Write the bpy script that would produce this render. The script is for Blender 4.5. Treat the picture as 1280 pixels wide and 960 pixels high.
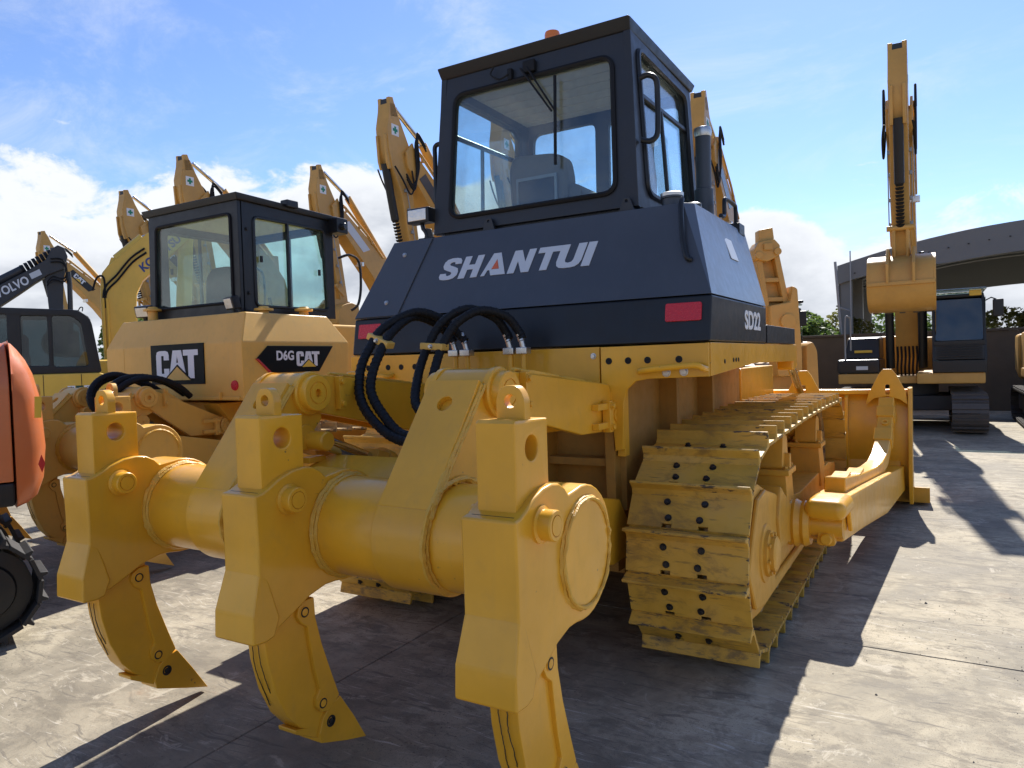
import bpy, bmesh, math, random
from mathutils import Vector, Matrix
from math import radians as R, sin, cos, pi, sqrt, atan2

for o in list(bpy.data.objects):
    bpy.data.objects.remove(o)
SC = bpy.context.scene
COL = SC.collection
random.seed(7)

# ------------------------------------------------------------------ camera
F_PX, YAW, PIT, ROL = 899.5, 0.5310, -0.0307, -0.0303
CAM = Vector((1.9767, -2.9644, 1.4839))
fw = Vector((-sin(YAW) * cos(PIT), cos(YAW) * cos(PIT), sin(PIT)))
r0 = Vector((cos(YAW), sin(YAW), 0))
u0 = r0.cross(fw)
rt = r0 * cos(ROL) + u0 * sin(ROL)
up = -r0 * sin(ROL) + u0 * cos(ROL)
cd = bpy.data.cameras.new("camera")
cam = bpy.data.objects.new("camera", cd)
COL.objects.link(cam)
cam.matrix_world = Matrix((rt.to_4d(), up.to_4d(), (-fw).to_4d(), (0, 0, 0, 1))).transposed()
cam.matrix_world = Matrix(((rt.x, up.x, -fw.x, CAM.x), (rt.y, up.y, -fw.y, CAM.y), (rt.z, up.z, -fw.z, CAM.z), (0, 0, 0, 1)))
cd.sensor_fit = 'HORIZONTAL'
cd.sensor_width = 36.0
cd.lens = 36.0 * F_PX / 1280.0
cd.clip_start = 0.05
cd.clip_end = 3000.0
SC.camera = cam
SC.render.resolution_x, SC.render.resolution_y = 1024, 768

# ------------------------------------------------------------------ light
SUN_EL, SUN_AZ = R(42.5), R(-8.0)          # azimuth from +Y towards +X
SC.view_settings.view_transform = 'Standard'
SC.view_settings.look = 'None'
SC.view_settings.gamma = 1.0
SC.view_settings.exposure = 1.25
sd = bpy.data.lights.new("sun", 'SUN')
sd.energy = 3.5
sd.angle = R(0.53)
sd.color = (1.0, 0.96, 0.905)
so = bpy.data.objects.new("sun", sd)
COL.objects.link(so)
to_sun = Vector((sin(SUN_AZ) * cos(SUN_EL), cos(SUN_AZ) * cos(SUN_EL), sin(SUN_EL)))
so.rotation_euler = to_sun.to_track_quat('Z', 'Y').to_euler()
so.location = (0, 0, 30)


class NT:
    """tiny node-tree writer"""
    def __init__(s, tree):
        s.t = tree
        s.n = tree.nodes
        s.l = tree.links

    def new(s, typ, **kw):
        n = s.n.new(typ)
        for k, v in kw.items():
            setattr(n, k, v)
        return n

    def put(s, sock, v):
        if isinstance(v, bpy.types.NodeSocket):
            s.l.new(v, sock)
        elif isinstance(v, (tuple, list)) and len(v) == 3 and sock.type == 'RGBA':
            sock.default_value = (*v, 1)
        else:
            sock.default_value = v

    def math(s, op, a, b=0.5, c=None, clamp=False):
        n = s.new('ShaderNodeMath', operation=op, use_clamp=clamp)
        s.put(n.inputs[0], a)
        s.put(n.inputs[1], b)
        if c is not None:
            s.put(n.inputs[2], c)
        return n.outputs[0]

    def vmath(s, op, a, b=(0, 0, 0)):
        n = s.new('ShaderNodeVectorMath', operation=op)
        s.put(n.inputs[0], a)
        if op == 'SCALE':
            s.put(n.inputs['Scale'], b)
        else:
            s.put(n.inputs[1], b)
        return n.outputs[0]

    def mix(s, f, a, b, blend='MIX'):
        n = s.new('ShaderNodeMix', data_type='RGBA', blend_type=blend)
        s.put(n.inputs[0], f)
        s.put(n.inputs[6], a)
        s.put(n.inputs[7], b)
        return n.outputs[2]

    def noise(s, vec, scale, detail=3, rough=0.55, dist=0.0, out=0, dim='3D'):
        n = s.new('ShaderNodeTexNoise', noise_dimensions=dim)
        s.put(n.inputs['Vector'], vec)
        n.inputs['Scale'].default_value = scale
        n.inputs['Detail'].default_value = detail
        n.inputs['Roughness'].default_value = rough
        n.inputs['Distortion'].default_value = dist
        return n.outputs[out]

    def ramp(s, v, lo, hi, a=0.0, b=1.0, smooth=True):
        n = s.new('ShaderNodeMapRange', interpolation_type='SMOOTHSTEP' if smooth else 'LINEAR')
        s.put(n.inputs[0], v)
        n.inputs[1].default_value = lo
        n.inputs[2].default_value = hi
        n.inputs[3].default_value = a
        n.inputs[4].default_value = b
        return n.outputs[0]

    def mapping(s, vec, scale=(1, 1, 1), rot=(0, 0, 0), loc=(0, 0, 0)):
        n = s.new('ShaderNodeMapping')
        s.put(n.inputs[0], vec)
        n.inputs['Location'].default_value = loc
        n.inputs['Rotation'].default_value = rot
        n.inputs['Scale'].default_value = scale
        return n.outputs[0]


# ------------------------------------------------------------------ world: sky with a bank of cumulus low down
W = bpy.data.worlds.new("World")
SC.world = W
W.use_nodes = True
wt = NT(W.node_tree)
wt.n.clear()
sky = wt.new('ShaderNodeTexSky', sky_type='NISHITA')
sky.sun_disc = False
sky.sun_elevation = SUN_EL
sky.sun_rotation = SUN_AZ
sky.altitude = 50
sky.air_density = 1.0
sky.dust_density = 0.15
sky.ozone_density = 4.0
gv = wt.new('ShaderNodeTexCoord').outputs['Generated']
dirn = wt.vmath('NORMALIZE', gv)
sp = wt.new('ShaderNodeSeparateXYZ')
wt.put(sp.inputs[0], dirn)
elev = sp.outputs[2]
# bank of cumulus: density falls off above a noisy top edge
low = wt.noise(wt.mapping(dirn, (1, 1, 1.2), loc=(3.1, 0.7, 0.2)), 2.2, 2, 0.5)
puff = wt.noise(wt.mapping(dirn, (1, 1, 1.7), loc=(0.4, 1.9, 5.0)), 11.0, 9, 0.62, 0.2)
top = wt.math('MULTIPLY_ADD', low, 0.34, 0.008)
top = wt.math('MULTIPLY_ADD', puff, 0.13, top)
top = wt.math('MULTIPLY_ADD', wt.ramp(sp.outputs[0], -0.50, 0.02), -0.115, top)      # the bank thins out towards the east
top = wt.math('MULTIPLY_ADD', wt.ramp(sp.outputs[0], -0.80, -0.97), -0.085, top)
bank = wt.ramp(wt.math('SUBTRACT', top, elev), -0.006, 0.016)
# thin wisps higher up
wisp = wt.noise(wt.mapping(dirn, (1.2, 2.4, 4.0), rot=(0.2, 0.3, 0.5), loc=(1.1, 4.2, 0.3)), 2.4, 9, 0.68, 0.6)
wispf = wt.math('MULTIPLY', wt.ramp(wisp, 0.44, 0.80), 0.85)
hi = wt.noise(wt.mapping(dirn, (1, 1, 2.5), loc=(7.7, 0.2, 2.1)), 4.6, 10, 0.66, 0.5)
hif = wt.ramp(hi, 0.60, 0.72)
hif = wt.math('MULTIPLY', hif, wt.ramp(elev, 0.42, 0.25))
cl = wt.math('MAXIMUM', bank, wt.math('MAXIMUM', wt.math('MULTIPLY', wispf, 0.5), wt.math('MULTIPLY', hif, 0.85)), clamp=True)
# cloud brightness: rims bright, bellies grey
belly = wt.ramp(wt.math('SUBTRACT', top, elev), 0.0, 0.13)
shade = wt.noise(wt.mapping(dirn, (1, 1, 2.6), loc=(2.2, 3.3, 1.4)), 5.0, 6, 0.55, 0.3)
belly = wt.math('MULTIPLY', belly, wt.ramp(shade, 0.30, 0.62))
SKYK = 0.088
ccol = wt.mix(belly, (4.7, 4.85, 5.1), (2.5, 2.7, 3.1))
scol = wt.mix(1.0, sky.outputs[0], (0.73, 0.75, 0.88), 'MULTIPLY')
wcol = wt.mix(cl, scol, ccol)
bgn = wt.new('ShaderNodeBackground')
wt.put(bgn.inputs[0], wcol)
bgn.inputs[1].default_value = SKYK
wo = wt.new('ShaderNodeOutputWorld')
wt.l.new(bgn.outputs[0], wo.inputs[0])

# ------------------------------------------------------------------ materials


def mat(name):
    m = bpy.data.materials.new(name)
    m.use_nodes = True
    t = NT(m.node_tree)
    b = t.n['Principled BSDF']
    return m, t, b


def coords(t, rnd=True):
    tc = t.new('ShaderNodeTexCoord').outputs['Object']
    if not rnd:
        return tc
    oi = t.new('ShaderNodeObjectInfo').outputs['Random']
    return t.vmath('ADD', tc, t.vmath('SCALE', (37.0, 17.0, 53.0), oi))


def bump(t, b, h, strength=0.2, dist=0.01):
    n = t.new('ShaderNodeBump')
    n.inputs['Strength'].default_value = strength
    n.inputs['Distance'].default_value = dist
    t.put(n.inputs['Height'], h)
    t.l.new(n.outputs[0], b.inputs['Normal'])


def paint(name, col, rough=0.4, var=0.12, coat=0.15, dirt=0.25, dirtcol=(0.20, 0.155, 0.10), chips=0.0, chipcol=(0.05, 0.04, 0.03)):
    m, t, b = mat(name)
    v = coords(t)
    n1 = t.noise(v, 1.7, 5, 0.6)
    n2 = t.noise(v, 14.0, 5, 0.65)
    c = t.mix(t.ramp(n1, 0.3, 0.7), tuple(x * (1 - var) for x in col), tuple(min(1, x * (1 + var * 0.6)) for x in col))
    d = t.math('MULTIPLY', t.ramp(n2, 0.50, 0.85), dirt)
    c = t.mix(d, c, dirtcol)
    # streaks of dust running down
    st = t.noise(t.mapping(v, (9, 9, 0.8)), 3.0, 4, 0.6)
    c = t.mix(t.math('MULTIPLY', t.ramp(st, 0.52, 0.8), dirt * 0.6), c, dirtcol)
    if chips:
        cn = t.noise(v, 38.0, 6, 0.7)
        cm = t.noise(v, 4.0, 2, 0.5)
        k = t.ramp(t.math('MULTIPLY_ADD', cm, 0.5, cn), 1.0 - chips, 1.03 - chips)
        c = t.mix(k, c, chipcol)
    t.put(b.inputs['Base Color'], c)
    t.put(b.inputs['Roughness'], t.ramp(n2, 0.2, 0.8, rough - 0.07, rough + 0.13))
    b.inputs['Specular IOR Level'].default_value = 0.38
    b.inputs['Coat Weight'].default_value = coat
    b.inputs['Coat Roughness'].default_value = 0.14
    bump(t, b, t.math('ADD', t.noise(v, 90.0, 2, 0.5), t.math('MULTIPLY', n1, 2.0)), 0.10, 0.0025)
    return m


def plain(name, col, rough=0.5, metal=0.0, var=0.15, scale=8.0, bmp=0.0, bscale=60.0):
    m, t, b = mat(name)
    v = coords(t)
    n = t.noise(v, scale, 5, 0.6)
    t.put(b.inputs['Base Color'], t.mix(n, tuple(x * (1 - var) for x in col), tuple(min(1, x * (1 + var)) for x in col)))
    t.put(b.inputs['Roughness'], t.ramp(n, 0.2, 0.8, max(0.05, rough - 0.08), min(1, rough + 0.08)))
    b.inputs['Metallic'].default_value = metal
    if bmp:
        bump(t, b, t.noise(v, bscale, 4, 0.6), bmp, 0.004)
    return m


def glass(name, tint=(0.72, 0.86, 0.86), amount=0.12):
    m, t, b = mat(name)
    t.n.remove(b)
    tr = t.new('ShaderNodeBsdfTransparent')
    tr.inputs[0].default_value = (*tint, 1)
    gl = t.new('ShaderNodeBsdfGlossy')
    gl.inputs['Roughness'].default_value = 0.02
    gl.inputs[0].default_value = (1, 1, 1, 1)
    fr = t.new('ShaderNodeFresnel')
    back = t.new('ShaderNodeNewGeometry').outputs['Backfacing']
    t.put(fr.inputs[0], t.ramp(back, 0.0, 1.0, 1.45, 1.0 / 1.45, smooth=False))
    f = t.math('ADD', fr.outputs[0], amount * 0.15, clamp=True)
    mx = t.new('ShaderNodeMixShader')
    t.put(mx.inputs[0], f)
    t.l.new(tr.outputs[0], mx.inputs[1])
    t.l.new(gl.outputs[0], mx.inputs[2])
    df = t.new('ShaderNodeBsdfDiffuse')            # film of dust on the pane, also painted flare haze on cab_glass
    df.inputs[0].default_value = (0.42, 0.42, 0.38, 1)
    v = coords(t)
    dust_haze = t.math('MULTIPLY', t.ramp(t.noise(v, 3.0, 5, 0.6), 0.3, 0.8), amount)
    m2 = t.new('ShaderNodeMixShader')
    t.put(m2.inputs[0], dust_haze)
    t.l.new(mx.outputs[0], m2.inputs[1])
    t.l.new(df.outputs[0], m2.inputs[2])
    t.l.new(m2.outputs[0], t.n['Material Output'].inputs[0])
    return m


def track_paint(name, col, wear=0.5):
    m, t, b = mat(name)
    v = coords(t)
    vs = t.mapping(v, (0.35, 1.0, 1.0))
    n1 = t.noise(vs, 26.0, 7, 0.7)
    n2 = t.noise(v, 3.2, 4, 0.6)
    n3 = t.noise(t.mapping(v, (0.12, 1.0, 1.0)), 55.0, 4, 0.6)
    c = t.mix(t.ramp(n2, 0.3, 0.7), tuple(x * 0.72 for x in col), tuple(x * 1.1 for x in col))
    c = t.mix(t.math('MULTIPLY', t.ramp(n2, 0.48, 0.72), 0.50), c, (0.42, 0.27, 0.09))
    c = t.mix(t.math('MULTIPLY', t.ramp(n3, 0.60, 0.74), 0.6), c, (0.11, 0.08, 0.045))
    geo = t.new('ShaderNodeNewGeometry').outputs['Pointiness']
    gm = t.noise(t.mapping(v, (0.6, 1.0, 1.0), loc=(4, 2, 7)), 7.0, 8, 0.72, 0.4)
    c = t.mix(t.math('MULTIPLY', t.ramp(gm, 0.50, 0.66), 0.62), c, (0.20, 0.115, 0.035))
    n4 = t.noise(t.mapping(v, (0.10, 1.0, 1.0), loc=(1, 9, 3)), 34.0, 5, 0.65)
    c = t.mix(t.math('MULTIPLY', t.math('MULTIPLY', t.ramp(n4, 0.58, 0.66), t.ramp(n2, 0.40, 0.60)), 0.75), c, (0.07, 0.05, 0.03))
    ob = t.new('ShaderNodeSeparateXYZ')
    t.put(ob.inputs[0], t.new('ShaderNodeTexCoord').outputs['Object'])
    ed = t.math('MAXIMUM', t.ramp(ob.outputs[2], 0.030, 0.062), t.ramp(t.math('ABSOLUTE', ob.outputs[0]), 0.255, 0.280))
    ed = t.math('MAXIMUM', ed, t.ramp(ob.outputs[1], -0.085, -0.115))
    n1b = t.math('MULTIPLY_ADD', ed, 0.115, n1)
    k = t.ramp(t.math('MULTIPLY_ADD', n2, 0.35, n1b), 0.972 - wear * 0.15, 0.990 - wear * 0.15)
    c = t.mix(t.math('MULTIPLY', k, 0.9), c, (0.045, 0.034, 0.024))
    e = t.math('MULTIPLY', t.ramp(geo, 0.56, 0.66), t.ramp(n1, 0.50, 0.62))
    c = t.mix(e, c, (0.09, 0.075, 0.06))
    t.put(b.inputs['Base Color'], c)
    t.put(b.inputs['Roughness'], t.ramp(n1, 0.2, 0.8, 0.48, 0.75))
    bump(t, b, t.math('SUBTRACT', t.math('MULTIPLY', n1, 0.6), k), 0.35, 0.004)
    return m


def concrete(name):
    m, t, b = mat(name)
    pos = t.new('ShaderNodeNewGeometry').outputs['Position']
    big = t.noise(pos, 0.22, 5, 0.6, 0.4)
    mid = t.noise(pos, 1.3, 8, 0.68, 0.6)
    fine = t.noise(pos, 22.0, 6, 0.7)
    grit = t.noise(pos, 190.0, 3, 0.6)
    c = t.mix(t.ramp(mid, 0.36, 0.64), (0.255, 0.222, 0.160), (0.475, 0.412, 0.295))
    c = t.mix(t.math('MULTIPLY', t.ramp(big, 0.38, 0.66), 0.65), c, (0.185, 0.162, 0.128))
    c = t.mix(t.math('MULTIPLY', t.ramp(fine, 0.5, 0.8), 0.35), c, (0.13, 0.112, 0.088))
    # light scrapes left by tracks and buckets, in a few directions
    for ang, sc, lo in ((0.35, 1.0, 0.635), (-0.5, 1.3, 0.645), (1.25, 0.8, 0.66), (2.3, 1.1, 0.665), (0.05, 2.2, 0.64), (0.9, 2.0, 0.65)):
        wv = t.vmath('ADD', pos, t.vmath('SCALE', t.noise(pos, 0.8, 3, 0.5, out=1), 0.5))
        s = t.noise(t.mapping(wv, (3.4 * sc, 60.0 * sc, 1.0), rot=(0, 0, ang), loc=(ang * 9, 3, 0)), 1.0, 3, 0.55)
        msk = t.ramp(t.noise(pos, 0.9 + 0.2 * sc, 3, 0.5), 0.42, 0.62)
        c = t.mix(t.math('MULTIPLY', t.math('MULTIPLY', t.ramp(s, lo, lo + 0.06), msk), 0.7), c, (0.58, 0.53, 0.44))
    # grey scuffs and damp-looking blotches
    sc_ = t.noise(t.mapping(pos, (1.0, 2.6, 1.0), rot=(0, 0, .6), loc=(3, 1, 0)), 3.2, 8, 0.72, 0.7)
    c = t.mix(t.math('MULTIPLY', t.ramp(sc_, 0.50, 0.62), 0.65), c, (0.175, 0.153, 0.118))
    s2 = t.noise(t.mapping(t.vmath('ADD', pos, t.vmath('SCALE', t.noise(pos, 1.3, 3, 0.5, out=1), 0.35)), (3.0, 40.0, 1.0), rot=(0, 0, -.9), loc=(1, 7, 0)), 1.0, 3, 0.6)
    c = t.mix(t.math('MULTIPLY', t.ramp(s2, 0.60, 0.68), 0.6), c, (0.12, 0.107, 0.09))
    # rusty and oily marks
    rs = t.noise(t.mapping(pos, (1, 1, 1), loc=(9, 4, 0)), 2.1, 6, 0.7, 0.8)
    c = t.mix(t.math('MULTIPLY', t.ramp(rs, 0.62, 0.80), 0.5), c, (0.24, 0.135, 0.07))
    oil = t.noise(t.mapping(pos, (1, 1, 1), loc=(2, 8, 0)), 0.8, 6, 0.66, 0.5)
    c = t.mix(t.math('MULTIPLY', t.ramp(oil, 0.60, 0.74), 0.62), c, (0.085, 0.078, 0.07))
    # small-scale grime and worn light patches
    g1 = t.noise(t.mapping(pos, loc=(11, 5, 0)), 7.5, 9, 0.74, 0.5)
    c = t.mix(t.math('MULTIPLY', t.ramp(g1, 0.50, 0.60), 0.48), c, (0.185, 0.160, 0.118))
    g2 = t.noise(t.mapping(pos, loc=(1, 15, 0)), 5.0, 9, 0.75, 0.9)
    c = t.mix(t.math('MULTIPLY', t.ramp(g2, 0.57, 0.64), 0.50), c, (0.54, 0.48, 0.37))
    # fine cracks
    vo = t.new('ShaderNodeTexVoronoi', feature='DISTANCE_TO_EDGE')
    wv = t.vmath('ADD', pos, t.vmath('SCALE', t.noise(pos, 2.4, 6, 0.65, out=1), 0.55))
    t.put(vo.inputs['Vector'], wv)
    vo.inputs['Scale'].default_value = 0.42
    cm = t.ramp(t.noise(t.mapping(pos, loc=(5, 2, 0)), 0.55, 2, 0.5), 0.56, 0.66)
    crack = t.math('MULTIPLY', t.ramp(vo.outputs['Distance'], 0.0, 0.0035, 1, 0), cm)
    c = t.mix(t.math('MULTIPLY', crack, 0.55), c, (0.08, 0.07, 0.058))
    # grit specks
    sp_ = t.math('MULTIPLY', t.ramp(grit, 0.59, 0.66), t.ramp(t.noise(pos, 0.7, 4, 0.6), 0.40, 0.60))
    c = t.mix(t.math('MULTIPLY', sp_, 0.7), c, (0.07, 0.062, 0.055))
    gr2 = t.noise(pos, 64.0, 2, 0.5)
    gm2 = t.ramp(t.noise(t.mapping(pos, loc=(6, 6, 0)), 0.9, 5, 0.65), 0.46, 0.60)
    c = t.mix(t.math('MULTIPLY', t.math('MULTIPLY', t.ramp(gr2, 0.66, 0.70), gm2), 0.75), c, (0.08, 0.07, 0.055))
    t.put(b.inputs['Base Color'], c)
    t.put(b.inputs['Roughness'], t.ramp(mid, 0.2, 0.8, 0.62, 0.9))
    h = t.math('ADD', t.math('MULTIPLY', fine, 0.5), t.math('MULTIPLY', grit, 0.35))
    h = t.math('SUBTRACT', t.math('MULTIPLY_ADD', mid, 0.8, h), crack)
    b.inputs['Specular IOR Level'].default_value = 0.15
    bump(t, b, h, 0.30, 0.010)
    return m


def leafmat(name, a, b_):
    m, t, b = mat(name)
    oi = t.new('ShaderNodeNewGeometry').outputs['Random Per Island']
    t.put(b.inputs['Base Color'], t.mix(oi, a, b_))
    b.inputs['Roughness'].default_value = 0.55
    tl = t.new('ShaderNodeBsdfTranslucent')
    t.put(tl.inputs[0], t.mix(oi, tuple(x * 1.6 for x in a), tuple(x * 1.5 for x in b_)))
    mx = t.new('ShaderNodeMixShader')
    mx.inputs[0].default_value = 0.45
    t.l.new(b.outputs[0], mx.inputs[1])
    t.l.new(tl.outputs[0], mx.inputs[2])
    t.l.new(mx.outputs[0], t.n['Material Output'].inputs[0])
    return m


YEL = paint("loader_yellow_paint", (0.80, 0.395, 0.022), 0.34, 0.14, 0.32, 0.24, (0.46, 0.27, 0.07), chips=0.02, chipcol=(0.30, 0.16, 0.04))
YEL_DIRTY = paint("dusty_yellow_paint", (0.66, 0.335, 0.035), 0.46, 0.14, 0.08, 0.35, (0.28, 0.18, 0.08))
HULLP = paint("grimy_shaded_hull_paint", (0.42, 0.21, 0.035), 0.6, 0.2, 0.0, 0.5, (0.17, 0.105, 0.04))  # grime plus painted shade: browner, darker yellow for the recess under the deck
PLATEB = plain("matt_black_plate", (0.005, 0.007, 0.007), 0.5, 0, 0.1)
PLATEB.node_tree.nodes['Principled BSDF'].inputs['Specular IOR Level'].default_value = 0.15
YEL_TAN = paint("pale_yellow_paint", (0.74, 0.425, 0.085), 0.44, 0.08, 0.10, 0.25, (0.36, 0.26, 0.13))
YEL_CAT = paint("excavator_tan_paint", (0.56, 0.315, 0.075), 0.45, 0.12, 0.1, 0.3, (0.30, 0.21, 0.10))
YEL_BRIGHT = paint("bright_yellow_paint", (0.74, 0.47, 0.07), 0.4, 0.08, 0.2, 0.2, (0.4, 0.3, 0.12))
ORANGE = paint("orange_red_paint", (0.56, 0.155, 0.048), 0.38, 0.08, 0.3, 0.2, (0.40, 0.20, 0.11))
NAVY = paint("navy_paint", (0.052, 0.059, 0.072), 0.42, 0.10, 0.5, 0.18, (0.10, 0.11, 0.13))
BLACKP = paint("black_paint", (0.010, 0.011, 0.013), 0.40, 0.2, 0.08, 0.10, (0.05, 0.045, 0.04))
CABP = paint("cab_dark_paint", (0.025, 0.027, 0.032), 0.45, 0.15, 0.12, 0.12, (0.07, 0.07, 0.07))
TRACKY = track_paint("worn_track_paint", (0.68, 0.385, 0.045), 0.62)
TRACKD = track_paint("old_track_paint", (0.42, 0.27, 0.10), 0.8)
TRACKS = plain("track_steel", (0.095, 0.085, 0.075), 0.62, 0.3, 0.4, 12, 0.4, 30)
WELD = plain("painted_weld", (0.70, 0.385, 0.042), 0.45, 0, 0.15, 30, 0.9, 120)
RUBBER = plain("rubber_black", (0.013, 0.013, 0.014), 0.55, 0, 0.3, 20, 0.2, 80)
RUBBER.node_tree.nodes['Principled BSDF'].inputs['Specular IOR Level'].default_value = 0.2
BOLTD = plain("dark_bolt_steel", (0.035, 0.033, 0.032), 0.45, 0.6, 0.4, 60, 0.3, 200)
STEEL = plain("bright_steel", (0.55, 0.54, 0.52), 0.32, 0.9, 0.15, 30)
TRACKB = plain("black_track_steel", (0.022, 0.020, 0.018), 0.7, 0.0, 0.5, 14, 0.4, 40)
CHROME = plain("chrome_rod", (0.62, 0.62, 0.62), 0.12, 1.0, 0.05, 5)
DARK = plain("dark_recess", (0.012, 0.011, 0.010), 0.8)
GREYST = plain("grey_stack_paint", (0.05, 0.058, 0.07), 0.45, 0.2, 0.15)
WHITEL = plain("white_vinyl", (0.74, 0.75, 0.76), 0.45, 0, 0.04)
SILVERL = plain("silver_vinyl", (0.56, 0.59, 0.62), 0.4, 0, 0.04)
REDL = plain("red_vinyl", (0.50, 0.03, 0.03), 0.4, 0, 0.08)
ORL = plain("orange_vinyl", (0.65, 0.13, 0.05), 0.45, 0, 0.05)
GREENL = plain("green_vinyl", (0.0, 0.22, 0.11), 0.45, 0, 0.05)
DKGREEN = plain("dark_green_vinyl", (0.01, 0.06, 0.045), 0.45, 0, 0.05)
BLUEL = plain("blue_vinyl", (0.03, 0.06, 0.22), 0.45, 0, 0.05)
YELLOWL = plain("yellow_vinyl", (0.75, 0.48, 0.05), 0.45, 0, 0.05)
REFLECT = plain("red_reflector", (0.55, 0.015, 0.025), 0.25, 0, 0.15, 120, 0.3, 260)
AMBER = plain("amber_lens", (0.85, 0.22, 0.04), 0.25, 0, 0.1)
SEATM = plain("seat_vinyl", (0.16, 0.14, 0.12), 0.65, 0, 0.1, 20, 0.2)
HEADL = plain("headliner", (0.62, 0.55, 0.45), 0.85, 0, 0.1, 20, 0.3)
LENS = plain("lamp_reflector", (0.70, 0.66, 0.60), 0.18, 0.6, 0.25, 26, 0.5, 60)
GLASS = glass("cab_glass", (0.88, 0.95, 0.95), 0.16)  # dust film thickened to paint in flare haze
GLASSD = glass("dusty_cab_glass", (0.80, 0.92, 0.91), 0.12)
GLASSK = glass("dark_cab_glass", (0.35, 0.43, 0.45), 0.12)
FABRIC = plain("grey_awning_fabric", (0.17, 0.182, 0.188), 0.8, 0, 0.12, 2, 0.2, 30)
GALV = plain("galvanised_steel", (0.30, 0.31, 0.32), 0.5, 0.5, 0.2, 12)
WALLM = plain("weathered_wall_render", (0.078, 0.068, 0.052), 0.9, 0, 0.45, 2.2, 0.5, 18)
BARK = plain("bark", (0.10, 0.07, 0.05), 0.9, 0, 0.3, 20, 0.6)
LEAF = leafmat("leaf_green", (0.045, 0.085, 0.018), (0.14, 0.20, 0.045))
LEAF2 = leafmat("leaf_olive", (0.07, 0.085, 0.02), (0.21, 0.20, 0.06))
CONC = concrete("worn_concrete")
STONE = plain("grit_stone", (0.19, 0.165, 0.135), 0.9, 0, 0.5, 40)
DARKVOLVO = paint("charcoal_paint", (0.035, 0.037, 0.042), 0.45, 0.12, 0.1, 0.25, (0.12, 0.11, 0.10))
TARP = plain("dark_machine_panel", (0.025, 0.028, 0.032), 0.6, 0, 0.2)

# ------------------------------------------------------------------ geometry helpers
SHARP = R(33)


def finish(bm, name):
    bm.normal_update()
    for f in bm.faces:
        f.smooth = True
    for e in bm.edges:
        if len(e.link_faces) == 2:
            e.smooth = e.calc_face_angle(0) < SHARP
        else:
            e.smooth = False
    # corner normals weighted by face area, so that broad flats stay flat beside narrow bevels
    bm.faces.ensure_lookup_table()
    bm.verts.index_update()
    bm.faces.index_update()
    wn = [f.normal * f.calc_area() for f in bm.faces]
    corner = {}
    for v in bm.verts:
        fs = [f.index for f in v.link_faces]
        par = {i: i for i in fs}

        def root(i):
            while par[i] != i:
                i = par[i]
            return i
        for e in v.link_edges:
            if e.smooth and len(e.link_faces) == 2:
                a, b = root(e.link_faces[0].index), root(e.link_faces[1].index)
                par[a] = b
        acc = {}
        for i in fs:
            k = root(i)
            acc[k] = acc.get(k, Vector((0, 0, 0))) + wn[i]
        for i in fs:
            n = acc[root(i)]
            corner[(i, v.index)] = n.normalized() if n.length > 1e-14 else bm.faces[i].normal.copy()
    me = bpy.data.meshes.new(name)
    bm.to_mesh(me)
    bm.free()
    nl = []
    for p in me.polygons:
        for vi in p.vertices:
            nl.append(corner[(p.index, vi)])
    if nl:
        me.normals_split_custom_set(nl)
    return me


def frame(o, x, y):
    x = Vector(x).normalized()
    z = x.cross(Vector(y)).normalized()
    y = z.cross(x)
    o = Vector(o)
    return Matrix(((x.x, y.x, z.x, o.x), (x.y, y.y, z.y, o.y), (x.z, y.z, z.z, o.z), (0, 0, 0, 1)))


def axis_frame(p0, p1):
    d = (Vector(p1) - Vector(p0))
    L = d.length
    d.normalize()
    h = Vector((0, 0, 1)) if abs(d.z) < 0.9 else Vector((1, 0, 0))
    x = d.cross(h).normalized()
    y = d.cross(x)
    o = Vector(p0)
    return Matrix(((x.x, y.x, d.x, o.x), (x.y, y.y, d.y, o.y), (x.z, y.z, d.z, o.z), (0, 0, 0, 1))), L


def catmull(pts, n=6, closed=False):
    P = [Vector(p) for p in pts]
    out = []
    N = len(P)
    segs = N if closed else N - 1
    for i in range(segs):
        if closed:
            a, b, c, d = P[(i - 1) % N], P[i], P[(i + 1) % N], P[(i + 2) % N]
        else:
            a, b, c, d = P[max(i - 1, 0)], P[i], P[i + 1], P[min(i + 2, N - 1)]
        for k in range(n):
            t = k / n
            out.append(0.5 * ((2 * b) + (c - a) * t + (2 * a - 5 * b + 4 * c - d) * t * t + (3 * b - a - 3 * c + d) * t ** 3))
    if not closed:
        out.append(P[-1])
    return out


def rounded(pts, r, n=4):
    """round the corners of a 2-D polygon"""
    out = []
    N = len(pts)
    for i in range(N):
        p = Vector(pts[i])
        a = Vector(pts[i - 1]) - p
        b = Vector(pts[(i + 1) % N]) - p
        rr = min(r[i] if isinstance(r, (list, tuple)) else r, a.length * 0.45, b.length * 0.45)
        if rr < 1e-5:
            out.append(tuple(p))
            continue
        a = p + a.normalized() * rr
        b = p + b.normalized() * rr
        for k in range(n + 1):
            t = k / n
            q = a * (1 - t) ** 2 + p * 2 * t * (1 - t) + b * t * t
            out.append(tuple(q))
    return out


def circ(cx, cy, r, n=20, a0=0.0, a1=2 * pi):
    full = abs(a1 - a0 - 2 * pi) < 1e-6
    m = n if full else n + 1
    return [(cx + r * cos(a0 + (a1 - a0) * k / n), cy + r * sin(a0 + (a1 - a0) * k / n)) for k in range(m)]


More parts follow.
